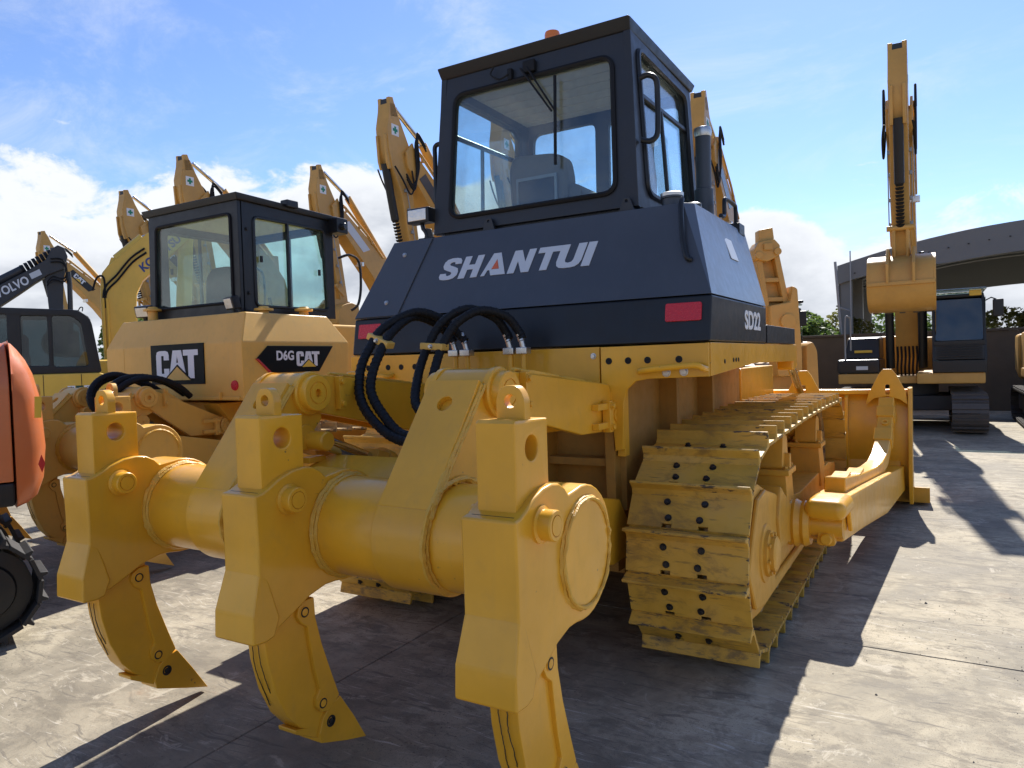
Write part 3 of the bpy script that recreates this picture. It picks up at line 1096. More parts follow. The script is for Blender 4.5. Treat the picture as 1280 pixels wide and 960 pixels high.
        b.cyl((cx, -.36, 1.024), (cx, -.70, 1.162), .034, n=20)
        b.build("piston_rod", CHROME, cyl)
        b = MB()
        b.cyl((cx - sx * .035, -.715, 1.168), (sx * (mast_x - .10), -.715, 1.168), .042, n=20, bev=.006)
        b.build("rod_clevis", M_, cyl)
    b = MB()
    b.box(-sp * .60, sp * .60, -.86, -.74, .86, .90)
    b.prism([(-.90, 1.02), (-.62, 1.10), (-.62, 1.02), (-.85, .95)], 'x', -.35, .35, .005)
    b.build("cross_plate", M_, T)


def hose(T, pts, r=0.0215, m=RUBBER, name="hydraulic_hose"):
    line = catmull(pts, 9)
    b = MB()
    b.tube(line, r, 12)
    h = b.build(name, m, T)
    # spiral guard wound along the hose
    b = MB()
    dense = catmull(pts, 36)
    P = dense
    prev = None
    sp = []
    dist = 0
    for i in range(len(P)):
        d = (P[min(i + 1, len(P) - 1)] - P[max(i - 1, 0)]).normalized()
        if prev is None:
            x = d.cross(Vector((0, 0, 1)) if abs(d.z) < .9 else Vector((1, 0, 0))).normalized()
        else:
            x = (prev - d * prev.dot(d)).normalized()
        prev = x
        y = d.cross(x)
        if i:
            dist += (P[i] - P[i - 1]).length
        a = 2 * pi * dist / 0.030
        sp.append(P[i] + (x * cos(a) + y * sin(a)) * (r - 0.0012))
    b.tube(sp, 0.0042, 5)
    b.build("spiral_guard", m, h)
    return h


# ------------------------------------------------------------------ the navy and yellow dozer
D = thing("bulldozer", "large yellow and navy crawler dozer with ripper, seen from behind, SHANTUI on its tank", "bulldozer")

# ---- tracks
rearC, frontC = (0.690, 0.530, 0.520), (3.66, 0.555, 0.520)
for sx in (1, -1):
    make_track(D, sx * 1.0, 0.56, rearC, frontC, 0.216, TRACKY, sag=-.02, zmin=.063, bolts=(lambda p: (p.x < 0.62 or (p.x < 1.6 and p.y > .8))) if sx > 0 else (lambda p: p.x < .3))
for sx in (1, -1):
    b = MB()
    # frame beam seen edge-on below the top run
    x1 = sx * 1.235
    x0 = sx * 0.80
    xa, xb = min(x0, x1), max(x0, x1)
    prof = [(.26, .42), (.40, .25), (.62, .225), (3.55, .215), (3.75, .36), (3.70, .55), (3.3, .60), (1.9, .60), (1.30, .66), (1.05, .74), (.80, .80), (.62, .86), (.46, .84), (.30, .66)]
    b.prism(prof, 'x', xa, xb, .012, 2)
    fr = b.build("track_frame", YEL_DIRTY, D)
    xo = sx * 1.235
    b = MB()
    b.prism([(.30, .50), (.44, .30), (.62, .27), (3.5, .26), (3.5, .30), (.9, .32), (.82, .62), (.70, .82), (.52, .80)], 'x', min(xo, xo + sx * .022), max(xo, xo + sx * .022), .006, 1)
    b.build("guard_plate", YEL_DIRTY, fr)
    b = MB()
    b.lathe([(0, 0), (.15, 0), (.14, .03), (.112, .034), (.112, .05), (.085, .055), (.085, .075), (.070, .083), (0, .085)], (xo, .655, .515), (xo + sx * .5, .655, .515), 32)
    for k in range(8):
        a = 2 * pi * k / 8 + .2
        b.bolt((xo + sx * .048, .655 + .099 * cos(a), .515 + .099 * sin(a)), (sx, 0, 0), .011, .012)
    b.build("hub_cover", YEL_DIRTY, fr)
    b = MB()
    b.prism([(1.05, .60), (1.12, .77), (1.46, .60), (1.42, .40), (1.10, .42)], 'x', min(xo - sx * .25, xo + sx * .02), max(xo - sx * .25, xo + sx * .02), .02, 2)
    b.build("side_gusset", YEL_DIRTY, fr)
    for (cy, zt, zb) in ((1.48, 1.0, .40), (2.85, 1.0, .50)):
        b = MB()
        # bracket: block, flange and the rounded bearing housing
        b.hexa([(xo - sx * .22, cy - .12, zb), (xo + sx * .02, cy - .12, zb), (xo + sx * .02, cy + .13, zb), (xo - sx * .22, cy + .13, zb)],
               [(xo - sx * .20, cy - .10, .78), (xo + sx * .0, cy - .10, .78), (xo + sx * .0, cy + .10, .78), (xo - sx * .20, cy + .10, .78)], .008)
        b.box(min(xo - sx * .22, xo + sx * .02), max(xo - sx * .22, xo + sx * .02), cy - .12, cy + .12, .78, .815, .006)
        b.prism(rounded([(cy - .10, .81), (cy + .10, .81), (cy + .075, zt), (cy - .06, zt + .012)], .035, 4), 'x', min(xo - sx * .17, xo - sx * .02), max(xo - sx * .17, xo - sx * .02), .012, 2)
        b.prism([(cy - .03, .81), (cy + .03, .81), (cy + .015, .90), (cy - .015, .90)], 'x', min(xo - sx * .03, xo + sx * .01), max(xo - sx * .03, xo + sx * .01), .006)
        for q in (-.085, .085):
            b.bolt((xo - sx * .005, cy + q, .813), (0, 0, 1), .013, .014)
            b.bolt((xo - sx * .16, cy + q, .813), (0, 0, 1), .013, .014)
        br = b.build("carrier_bracket", YEL_DIRTY, fr)
        b = MB()
        b.lathe([(0, 0), (.075, 0), (.075, .05), (.095, .05), (.095, .07), (.07, .075), (.07, .22), (0, .22)], (xo - sx * .17, cy, .925), (xo - sx * .6, cy, .925), 28)
        b.build("carrier_roller", YEL_DIRTY, br)
    for k in range(6):
        b = MB()
        yy = .95 + k * .44
        b.lathe([(0, 0), (.10, 0), (.10, .03), (.085, .035), (.085, .28), (0, .28)], (xo - sx * .06, yy, .22), (xo - sx * .6, yy, .22), 20)
        b.build("track_roller", TRACKD, fr)
    for (yy, zz_, rr, nm) in ((.69, .53, .44, "sprocket"), (3.66, .555, .445, "idler_wheel")):
        b = MB()
        b.lathe([(0, 0), (rr * .35, 0), (rr * .4, .03), (rr * .9, .05), (rr, .05), (rr, .15), (rr * .9, .15), (0, .17)], (sx * .92, yy, zz_), (sx * 1.5, yy, zz_), 36)
        b.build(nm, YEL_DIRTY, fr)
    # links of the chain under the shoes: two bars all round
    b = MB()
    path, pitch = loop_path((rearC[0], rearC[1], rearC[2] - .055), (frontC[0], frontC[1], frontC[2] - .055), .216, -.02, .118)
    for off in (-.09, .09):
        for p, tan in path:
            a = math.atan2(tan.y, tan.x)
            Mk = Matrix.Translation((sx * 1.0 + off, p.x, p.y)) @ Matrix.Rotation(a, 4, 'X')
            b.box(-.02, .02, -.115, .115, -.05, .035, .01, Mk, 1)
    o = b.build("track_chain", TRACKD, fr)
    o['kind'] = 'stuff'

# ---- hull
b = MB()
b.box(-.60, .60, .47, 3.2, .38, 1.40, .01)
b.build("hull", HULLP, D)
b = MB()
b.box(-.615, .615, 3.06, 4.42, .75, 1.375, .012)
b.build("radiator_guard", YEL, D)
b = MB()
for x in (-.63, -.20, .18, .56):
    b.prism([(.33, 1.36), (.36, .42), (.50, .42), (.50, 1.36)], 'x', x, x + .05, .004)
b.box(-.58, .58, .37, .48, .945, .985, .004)
b.box(-.58, .58, .37, .48, .52, .56, .004)
b.prism([(.05, .50), (.45, .42), (.45, .50), (.05, .56)], 'x', -.5, .5, .004)
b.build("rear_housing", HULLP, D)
b = MB()
b.box(-.46, .46, 1.95, 4.30, 1.38, 2.06, .05, seg=3)
b.build("engine_hood", NAVY, D)
# fender deck and its lower rail
for sx in (1, -1):
    b = MB()
    x0, x1 = sorted((sx * .64, sx * 1.088))
    b.prism([(.375, 1.548), (2.78, 1.548), (2.78, 1.425), (1.35, 1.437), (.375, 1.39)], 'x', x1 - .03 if sx > 0 else x0, x1 if sx > 0 else x0 + .03, .005)
    b.box(x0 + .005, x1 - .005, .380, 2.775, 1.515, 1.545, .003)
    b.prism([(.36, 1.0), (.38, 1.52), (.42, 1.52), (.42, 1.0)], 'x', sx * .64 - .02, sx * .64 + .02, .003)
    fd = b.build("fender", YEL, D)
    b = MB()
    b.box(min(sx * .60, sx * .64), max(sx * .60, sx * .64), .42, 2.8, .72, 1.51, .004)
    for yy in (.95, 1.7):
        b.prism([(yy, 1.51), (yy + .05, 1.51), (yy + .05, 1.0), (yy, 1.0)], 'x', min(sx * .635, sx * .74), max(sx * .635, sx * .74), .004)
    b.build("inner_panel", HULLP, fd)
    b = MB()
    x0, x1 = sorted((sx * 1.06, sx * 1.092))
    b.box(x0, x1, 1.675, 2.685, 1.552, 1.665, .004)
    b.box(min(sx * .62, sx * 1.09), max(sx * .62, sx * 1.09), 1.70, 2.66, 1.62, 1.655, .004)
    b.build("fender_panel", BLACKP, fd)
    for yy, zz_ in ((.62, 1.455), (.80, 1.46), (.855, 1.46), (.91, 1.46)):
        b = MB()
        b.lathe([(0, 0), (.011, 0), (.011, .003), (0, .003)], (sx * 1.0885, yy, zz_), (sx * 1.3, yy, zz_), 12)
        b.build("drain_plug", DARK, fd)
# rear frame plates
Mr = Matrix(((1, 0, 0, 0), (0, 0, -1, .345), (0, 1, 0, 0), (0, 0, 0, 1)))
b = MB()
b.plate([(-.594, 1.335), (.547, 1.335), (.547, 1.545), (-.594, 1.542)], [], .024, Mr, .003)
cp = b.build("frame_plate", YEL, D)
for x, z in ((.19, 1.375), (.41, 1.37), (.515, 1.50), (-.30, 1.375), (-.565, 1.50)):
    b = MB()
    b.bolt((x, .333, z), (0, -1, 0), .012, .010)
    b.build("plate_bolt", STEEL, cp)
for sx in (1, -1):
    b = MB()
    pl_ = [(.556, 1.543), (1.089, 1.545), (1.089, 1.390), (.80, 1.383), (.735, 1.372), (.690, 1.335), (.672, 1.27), (.662, 1.04), (.622, 1.030), (.606, 1.24), (.590, 1.31), (.562, 1.345), (.556, 1.37)]
    pl_ = [(sx * x, z) for x, z in pl_]
    b.plate(pl_ if sx > 0 else pl_[::-1], [], .026, Matrix.Translation((0, -.006, 0)) @ Mr, .004)
    co = b.build("corner_guard", YEL, D)
    for x in (.600, .700, .798, .951):
        b = MB()
        b.lathe([(0, 0), (.0165, 0), (.0165, .004), (.009, .0045), (.009, .002), (0, .002)], (sx * x, .327, 1.473), (sx * x, 0, 1.473), 16)
        b.build("socket_bolt", DARK, co)
    b = MB()
    b.tube(catmull([(sx * .765, .325, 1.425), (sx * .772, .285, 1.418), (sx * .80, .268, 1.425), (sx * .92, .268, 1.436), (sx * 1.04, .268, 1.443), (sx * 1.072, .285, 1.430), (sx * 1.078, .325, 1.425)], 5), .014, 10)
    b.build("grab_handle", YEL, co)
    for x, z in ((.889, 1.412), (.973, 1.415)):
        b = MB()
        b.bolt((sx * x, .327, z), (0, -1, 0), .016, .010)
        b.build("plate_bolt", STEEL, co)

# ---- fuel tank
bw, br_, bf = 1.094, .345, 1.625
lo = [(-bw, br_, 1.551), (bw, br_, 1.551), (bw, bf, 1.551), (-bw, bf, 1.551)]
hi = [(-bw - .002, .382, 1.770), (bw + .002, .382, 1.770), (bw + .002, bf, 1.772), (-bw - .002, bf, 1.772)]
b = MB()
b.hexa(lo, hi, .012, seg=3)
band = b.build("tank_base", BLACKP, D)
b = MB()
lo = [(-bw, .380, 1.773), (bw, .380, 1.773), (bw, .384, 1.773), (bw, bf, 1.775), (-bw, bf, 1.775), (-bw, .384, 1.773)]
hi = [(-.915, .566, 2.245), (.915, .566, 2.245), (.950, .640, 2.252), (.925, 1.86, 2.275), (-.925, 1.86, 2.275), (-.950, .640, 2.252)]
b.raw(lo + hi, [(0, 1, 2, 3, 4, 5), (6, 11, 10, 9, 8, 7), (0, 6, 7, 1), (1, 7, 8, 2), (2, 8, 9, 3), (3, 9, 10, 4), (4, 10, 11, 5), (5, 11, 6, 0)], .006, 2)
tank = b.build("fuel_tank", NAVY, D)
# left side cover seam, bolts
Vt = Vector((0, .566 - .380, 2.245 - 1.773))
Mt = frame((0, .380, 1.773), (1, 0, 0), Vt)               # rear slope plane: x right, y up the slope
TL = Vt.length
b = MB()
b.plate([(-1.088, .004), (-.757, .004), (-.612, TL - .006), (-.905, TL - .006)], [], .010, Mt @ Matrix.Translation((0, 0, .004)), .003)
b.build("side_cover", NAVY, tank)
for x, y in ((-.80, TL * .80), (-.86, TL * .18)):
    b = MB()
    q = Mt @ Vector((x, y, .009))
    b.bolt(q, Mt.to_3x3() @ Vector((0, 0, 1)), .011, .008)
    b.build("cover_bolt", STEEL, tank)
# SHANTUI lettering on the slope
c_ = (2.095 - 1.773) / Vt.z * TL
c0 = (1.967 - 1.773) / Vt.z * TL
H = c_ - c0


def sh(pts, x0, w):
    """unit letter (0..1 across its upright box, 0..1 up) placed and slanted"""
    return [(x0 + px * w + (py) * H * .24, c0 + py * H) for px, py in pts]


polys = []
S_line = [(.97, .72), (.96, .84), (.86, .905), (.62, .92), (.36, .905), (.20, .84), (.17, .72), (.24, .62), (.45, .55), (.66, .48), (.83, .40), (.87, .28), (.80, .16), (.62, .09), (.38, .075), (.16, .10), (.06, .18), (.05, .30)]
# heavy S drawn as an outline
So = [(.02, .30), (.02, .16), (.12, .04), (.34, 0), (.62, 0), (.86, .05), (1.0, .18), (1.0, .36), (.92, .50), (.72, .58), (.46, .66), (.38, .71), (.40, .78), (.52, .82), (.64, .80), (.68, .71),
      (1.02, .71), (.99, .86), (.88, .96), (.66, 1.0), (.40, 1.0), (.16, .95), (.04, .82), (.04, .64), (.14, .51), (.34, .43), (.58, .36), (.66, .30), (.64, .22), (.52, .18), (.40, .20), (.36, .30)]
polys.append((sh(So, -.515, .125), []))
Ho = [(0, 0), (.34, 0), (.34, .38), (.66, .38), (.66, 0), (1, 0), (1, 1), (.66, 1), (.66, .60), (.34, .60), (.34, 1), (0, 1)]
polys.append((sh(Ho, -.372, .128), []))
# A: slanted left leg, upright right side, triangular counter
Aq = [(-.215, 1.971), (-.149, 2.093), (-.101, 2.093), (-.056, 1.967), (-.148, 1.969), (-.150, 1.984), (-.135, 2.010), (-.168, 2.005)]
Aq = [(-.217, 1.968), (-.150, 2.095), (-.101, 2.095), (-.056, 1.968), (-.150, 1.968), (-.162, 1.9985), (-.1755, 1.9985), (-.1925, 1.968)]


def zc(p):
    return (p[0], (p[1] - 1.773) / Vt.z * TL)


polys.append(([zc(p) for p in Aq], [[zc(p) for p in ((-.152, 2.002), (-.100, 2.002), (-.121, 2.060))]]))
No = [(0, 0), (.32, 0), (.32, .52), (.66, 0), (1, 0), (1, 1), (.68, 1), (.68, .46), (.34, 1), (0, 1)]
polys.append((sh(No, -.044, .135), []))
To = [(.30, 0), (.64, 0), (.64, .76), (1, .76), (1, 1), (-.05, 1), (-.05, .76), (.30, .76)]
polys.append((sh(To, .118, .130), []))
Uo = [(0, 1), (0, .28), (.06, .12), (.18, .03), (.36, 0), (.64, 0), (.82, .03), (.94, .12), (1, .28), (1, 1), (.67, 1), (.67, .34), (.62, .24), (.50, .21), (.38, .24), (.33, .34), (.33, 1)]
polys.append((sh(Uo, .246, .146), []))
polys.append((sh([(0, 0), (1, 0), (1, 1), (0, 1)], .402, .048), []))
glyphs(polys, "lettering", SILVERL, tank, Mt @ Matrix.Translation((0, 0, .001)), .003)
glyphs([([zc(p) for p in ((-.150, 2.0035), (-.1025, 2.0035), (-.1215, 2.058))], [])], "triangle_emblem", ORL, tank, Mt @ Matrix.Translation((0, 0, .001)), .003)
# reflectors
for sx in (1, -1):
    nr = Vector((0, -(1.770 - 1.551), .037)).normalized()
    zz0 = 1.651
    Mq = frame((sx * .9645, .345 + (1.694 - 1.551) * .169 - .004, 1.694), (1, 0, 0), (0, .169, 1))
    b = MB()
    b.plate(rounded([(-.087, -.044), (.087, -.044), (.087, .044), (-.087, .044)], .012), [], .008, Mq, .002)
    b.build("reflector", REFLECT, band)
# model letters on the side of the band, reading forward
Ms = frame((1.0965, 1.035, 1.622), (0, 1, 0), (0, 0, 1))
text("SD22", "lettering", WHITEL, band, Ms, .105, .40, .003, 0, .030, 1.02)
# grab bar on the right corner of the tank
b = MB()
pb = [(.912, .560, 2.262), (.915, .535, 2.235), (.922, .505, 2.17), (.940, .465, 2.05), (.965, .436, 1.96), (.985, .445, 1.945)]
b.tube(catmull(pb, 6), .013, 10)
b.build("grab_handle", BLACKP, tank)
# small pale notice on the right flank
Pn = Vector((1.04, 0, 0))
sl = (1.094 - .93) / (2.26 - 1.773)


def flank(y, z):
    return Vector((1.094 - (z - 1.773) * sl + .001, y, z))


Mn = frame(flank(1.12, 2.02), (0, 1, 0), flank(1.12, 2.12) - flank(1.12, 2.02))
b = MB()
b.plate([(0, 0), (.17, 0), (.17, .13), (0, .13)], [], .003, Mn @ Matrix.Translation((0, 0, .002)), .0004)
b.build("notice_label", SILVERL, tank)
# filler cap, knob, stanchion lugs for the cab
b = MB()
b.lathe([(0, 0), (.050, 0), (.050, .045), (.058, .047), (.058, .068), (.050, .072), (0, .073)], (.83, .66, 2.245), (.83, .66, 3), 28)
cap = b.build("filler_cap", GREYST, tank)
b = MB()
b.lathe([(0, 0), (.058, 0), (.059, .016), (.05, .020), (0, .021)], (.83, .66, 2.302), (.83, .66, 3), 28)
b.build("cap_lid", STEEL, cap)
b = MB()
b.lathe([(0, 0), (.03, 0), (.032, .02), (.045, .025), (.045, .04), (.03, .05), (0, .05)], (.88, .86, 2.25), (.88, .86, 3), 20)
b.build("vent_knob", BLACKP, tank)
for x in (.603, -.246):
    b = MB()
    b.plate(rounded([(x - .045, 2.24), (x + .045, 2.24), (x + .018, 2.325), (x - .018, 2.325)], [.001, .001, .016, .016]), [circ(x, 2.304, .008, 12)], .014, Matrix(((1, 0, 0, 0), (0, 0, -1, .612), (0, 1, 0, 0), (0, 0, 0, 1))), .002)
    b.build("cab_mount_lug", CABP, tank)
# air intake stack and rail on the right
b = MB()
b.lathe([(0, 0), (.058, 0), (.058, .28), (.047, .285), (.047, .62), (0, .62)], (.75, 1.56, 2.24), (.75, 1.56, 4), 28)
stk = b.build("air_intake_stack", GREYST, D)
b = MB()
b.lathe([(0, 0), (.050, 0), (.056, .03), (.05, .055), (.03, .062), (0, .063)], (.75, 1.56, 2.845), (.75, 1.56, 4), 28)
b.build("stack_cap", STEEL, stk)
b = MB()
b.tube(catmull([(.90, 1.36, 2.31), (.90, 1.40, 2.31), (.90, 1.445, 2.33), (.90, 1.455, 2.415), (.90, 1.52, 2.43), (.90, 1.70, 2.43), (.90, 1.735, 2.41), (.90, 1.74, 2.30)], 5), .013, 10)
b.box(.86, .94, 1.66, 1.80, 2.24, 2.31, .004)
b.build("hand_rail", BLACKP, D)
# work lamp, rear left
b = MB()
b.box(-.828, -.66, .585, .665, 2.352, 2.445, .008)
lamp = b.build("work_lamp", BLACKP, D)
b = MB()
b.box(-.812, -.676, .576, .588, 2.364, 2.434, .004)
b.build("lens", LENS, lamp)
b = MB()
b.tube([(-.745, .63, 2.36), (-.735, .63, 2.32), (-.72, .635, 2.30), (-.70, .64, 2.24)], .014, 8)
b.box(-.76, -.65, .61, .68, 2.23, 2.262, .004)
b.prism([(-.735, 2.25), (-.66, 2.25), (-.68, 2.315), (-.715, 2.325)], 'y', .63, .645, .002)
b.build("lamp_bracket", BLACKP, lamp)

# ---- cab
cab = CABP
Vr = Vector((0, .706 - .632, 3.221 - 2.277))
RL = Vr.length
Mc = frame((0, .632, 2.277), (1, 0, 0), Vr)
bh, th_ = .660, .612
win = rounded([(-.535, .085), (.535, .085), (.510, RL - .118), (-.510, RL - .118)], .075, 6)
b = MB()
b.plate([(-bh, 0), (bh, 0), (th_, RL), (-th_, RL)], [win], .045, Mc @ Matrix.Translation((0, 0, -.022)), .005)
rearf = b.build("cab_rear_frame", cab, D)
b = MB()
pw = [Vector((x, y, .006)) for x, y in win]
b.tube([Mc @ p for p in pw], .014, 6, closed=True)
b.build("window_gasket", RUBBER, rearf)
b = MB()
b.plate(win, [], .006, Mc @ Matrix.Translation((0, 0, -.012)), .0005)
b.build("rear_window", GLASS, rearf)
CF = 1.74    # cab front
for sx in (1, -1):
    # side wall with one framed opening, transom bar and sliding panes
    Mside = frame((sx * bh, .655, 2.277), (0, 1, 0), (sx * (th_ - bh), 0, 3.221 - 2.277))
    Ls = (Vector((th_ - bh, 0, .944))).length
    w2 = rounded([(.13, .09), (CF - .655 - .09, .09), (CF - .655 - .10, Ls - .075), (.12, Ls - .075)], .07, 6)
    outl = [(0, 0), (CF - .655, 0), (CF - .655, Ls), (.045, Ls)]
    b = MB()
    b.plate(outl, [w2], .04, Mside @ Matrix.Translation((0, 0, -.02 * sx if sx > 0 else .02)), .005)
    sf = b.build("cab_side_frame", cab, D)
    b = MB()
    b.tube([Mside @ Vector((x, y, .004 * sx)) for x, y in w2], .017, 6, closed=True)
    b.tube([Mside @ Vector((x, y, -.01 * sx)) for x, y in ((.12, .635), (CF - .755, .655))], .016, 4, square=(.010, .016))
    b.tube([Mside @ Vector((x, y, -.01 * sx)) for x, y in ((.52, .10), (.50, .645))], .016, 4, square=(.014, .010))
    b.build("window_bar", BLACKP, sf)
    b = MB()
    b.plate(w2, [], .005, Mside @ Matrix.Translation((0, 0, -.022 * sx)), .0005)
    b.build("side_window", GLASS, sf)
    b = MB()
    if sx > 0:
        pts = [(.655, .705, 2.955), (.70, .715, 2.965), (.735, .735, 2.94), (.738, .745, 2.86), (.738, .745, 2.74), (.732, .74, 2.655), (.70, .725, 2.625), (.655, .715, 2.635)]
    else:
        pts = [(-.655, .75, 2.86), (-.71, .75, 2.85), (-.715, .75, 2.77), (-.715, .75, 2.52), (-.705, .75, 2.45), (-.655, .75, 2.44)]
    b.tube(catmull(pts, 5), .015, 10)
    b.build("grab_handle", BLACKP, sf)
b = MB()
Mf = frame((0, CF + .001, 2.277), (1, 0, 0), (0, .02, 1))
wl = rounded([(-.57, .10), (-.05, .10), (-.05, .86), (-.54, .86)], .06, 5)
wr = rounded([(.05, .10), (.57, .10), (.54, .86), (.05, .86)], .06, 5)
b.plate([(-bh, 0), (bh, 0), (th_, .944), (-th_, .944)], [wl, wr], .04, Mf, .004)
ff = b.build("cab_front_frame", cab, D)
for w3 in (wl, wr):
    b = MB()
    b.plate(w3, [], .005, Mf, .0005)
    b.build("front_window", GLASS, ff)
b = MB()
b.hexa([(-.612, .700, 3.215), (.612, .700, 3.215), (.625, CF + .05, 3.215), (-.625, CF + .05, 3.215)],
       [(-.622, .665, 3.283), (.622, .665, 3.283), (.636, CF + .09, 3.272), (-.636, CF + .09, 3.272)], .010, seg=2)
b.box(-.58, .58, .72, CF, 3.27, 3.30, .01)
roof = b.build("cab_roof", BLACKP, D)
b = MB()
b.box(-.565, .565, .74, CF - .05, 3.185, 3.213, .006)
for k in range(7):
    b.box(-.55, .55, .80 + k * .13, .84 + k * .13, 3.178, 3.187, .003)
b.build("headliner", HEADL, roof)
b = MB()
b.lathe([(0, 0), (.046, 0), (.046, .05), (.042, .062), (.02, .066), (0, .066)], (.045, .92, 3.365), (.045, .92, 4), 24)
bc = b.build("beacon", AMBER, roof)
b = MB()
b.lathe([(0, -.04), (.055, -.04), (.055, .03), (0, .03)], (.045, .92, 3.335), (.045, .92, 4), 24)
b.build("beacon_base", BLACKP, bc)
b = MB()
b.box(-.60, .60, .66, CF, 2.20, 2.285, .01)
b.build("cab_floor", cab, D)
# rear wiper on its motor
b = MB()
q = lambda x, y, z=.03: Mc @ Vector((x, y, z))
b.box(-.03, .05, -.03, .0, RL - .10, RL - .03, .01, Matrix.Translation((0, .70, 2.277)))
b.tube([q(-.04, RL - .07), q(.165, RL - .36, .035)], .006, 6)
b.tube([q(.0, RL - .07), q(.185, RL - .36, .035)], .006, 6)
b.tube([q(.180, RL - .16, .028), q(.188, RL - .66, .028)], .009, 6)
b.tube(catmull([q(-.22, RL - .02), q(-.24, RL - .06), q(-.18, RL - .10), q(-.12, RL - .085)], 5), .005, 6)
b.box(-.13, -.10, -.03, .0, RL - .115, RL - .05, .006, Matrix.Translation((0, .70, 2.277)))
b.build("rear_wiper", RUBBER, rearf)
# inside: seat with a framed back panel, armrest, console
b = MB()
b.prism(rounded([(-.36, 2.46), (.03, 2.46), (.055, 2.60), (.03, 2.74), (-.05, 2.775), (-.33, 2.80), (-.37, 2.72)], .05, 5), 'y', 1.06, 1.20, .03, 3)
b.prism(rounded([(.03, 2.49), (.13, 2.49), (.12, 2.56), (.05, 2.575)], .03, 4), 'y', 1.1, 1.5, .02, 2)
b.box(-.36, .05, 1.1, 1.6, 2.36, 2.48, .03)
seat = b.build("operator_seat", SEATM, D)
b = MB()
b.plate([(-.30, 2.44), (-.012, 2.44), (-.012, 2.64), (-.30, 2.64)], [[(-.285, 2.44 + .004), (-.03, 2.444), (-.03, 2.62), (-.285, 2.62)]], .012, Matrix(((1, 0, 0, 0), (0, 0, -1, 1.045), (0, 1, 0, 0), (0, 0, 0, 1))), .002)
b.build("panel_frame", GALV, seat)
b = MB()
b.box(-.29, -.025, 1.048, 1.055, 2.445, 2.625, .002)
b.build("back_panel", TARP, seat)
b = MB()
b.box(.17, .44, 1.25, 1.5, 2.28, 2.50, .03)
b.tube(catmull([(.38, 1.55, 2.3), (.39, 1.56, 2.6), (.37, 1.58, 2.85), (.42, 1.62, 3.15)], 5), .055, 10)
b.box(-.25, .30, 1.45, 1.66, 2.28, 2.56, .03)
b.build("control_console", TARP, D)

# ---- hydraulic hoses on the rear plate
fit = [(-.232, .20), (-.158, .20), (.110, .20), (.187, .20)]
for x, y in fit:
    b = MB()
    b.cyl((x, y + .01, 1.40), (x, y + .01, 1.525), .014, n=14)
    b.box(x - .018, x + .018, y - .012, .333, 1.40, 1.425, .003)
    f_ = b.build("pipe_stub", YEL, D)
    b = MB()
    b.box(x - .031, x + .031, y - .018, y + .034, 1.522, 1.556, .004)
    b.cyl((x, y + .008, 1.55), (x - .008, y + .004, 1.59), .015, n=12)
    b.cyl((x - .008, y + .004, 1.588), (x - .026, y, 1.645), .017, n=12)
    b.build("hose_fitting", STEEL, f_)
end = [(.12, -.60, 1.10)]
hose(D, [(-.160, .205, 1.60), (-.196, .19, 1.640), (-.225, .09, 1.715), (-.300, -.04, 1.752), (-.384, -.19, 1.672), (-.378, -.31, 1.567), (-.363, -.385, 1.480), (-.334, -.435, 1.396), (-.290, -.475, 1.330), (-.210, -.505, 1.255), (-.074, -.535, 1.178), (.092, -.565, 1.148), (.25, -.58, 1.14)])
hose(D, [(-.234, .205, 1.60), (-.262, .19, 1.640), (-.285, .09, 1.703), (-.318, -.04, 1.728), (-.335, -.19, 1.643), (-.312, -.31, 1.540), (-.299, -.375, 1.462), (-.274, -.425, 1.388), (-.232, -.455, 1.335), (-.160, -.482, 1.270), (-.046, -.512, 1.192), (.091, -.542, 1.171), (.25, -.56, 1.16)])
hose(D, [(.108, .205, 1.60), (.090, .20, 1.640), (.060, .14, 1.712), (-.035, .04, 1.755), (-.125, -.05, 1.690), (-.173, -.12, 1.56), (-.155, -.22, 1.43), (-.09, -.33, 1.31), (.02, -.40, 1.25), (.12, -.48, 1.18)])
hose(D, [(.185, .205, 1.60), (.165, .20, 1.640), (.125, .14, 1.715), (.040, .04, 1.742), (-.046, -.05, 1.675), (-.086, -.12, 1.557), (-.080, -.20, 1.43), (-.04, -.30, 1.32), (.05, -.38, 1.24), (.15, -.48, 1.17)])
for p, tl_ in (((-.354, -.25, 1.606), .42), ((-.130, -.115, 1.570), .08)):
    b = MB()
    Mk = Matrix.Translation(p) @ Matrix.Rotation(tl_, 4, 'Y')
    b.box(-.068, .068, -.031, .031, -.017, .017, .006, Mk)
    cl_ = b.build("hose_clamp", YEL_TAN, D)
    b = MB()
    b.bolt(Mk @ Vector((0, -.031, 0)), (0, -1, 0), .009, .010)
    b.build("clamp_bolt", STEEL, cl_)

# ---- ripper
ripper(D, .97, YEL, WELD)

# ---- blade, push arms and tilt braces
b = MB()
outer = [(4.98, .06), (4.72, .20), (4.60, .45), (4.58, .72), (4.62, .95), (4.72, 1.12)]
inner = [(4.76, 1.12), (4.66, .93), (4.625, .72), (4.645, .46), (4.76, .22), (5.02, .075)]
oc = [(p.x, p.y) for p in catmull([(*p, 0) for p in outer], 4)]
ic = [(p.x, p.y) for p in catmull([(*p, 0) for p in inner], 4)]
b.prism(oc + ic, 'x', -1.77, 1.77, .003, 1)
blade = b.build("blade", YEL, D)
b = MB()
b.box(-1.77, 1.77, 4.60, 4.74, 1.075, 1.122, .008)
b.prism([(4.52, .30), (4.70, .16), (4.72, .42), (4.60, .46)], 'x', -1.7, 1.7, .01)
for x in (-1.25, -.45, .45, 1.25):
    b.prism([(4.53, .35), (4.62, .35), (4.60, .72), (4.63, 1.08), (4.55, 1.05), (4.50, .75)], 'x', x - .015, x + .015, .004)
b.build("blade_stiffener", YEL, blade)
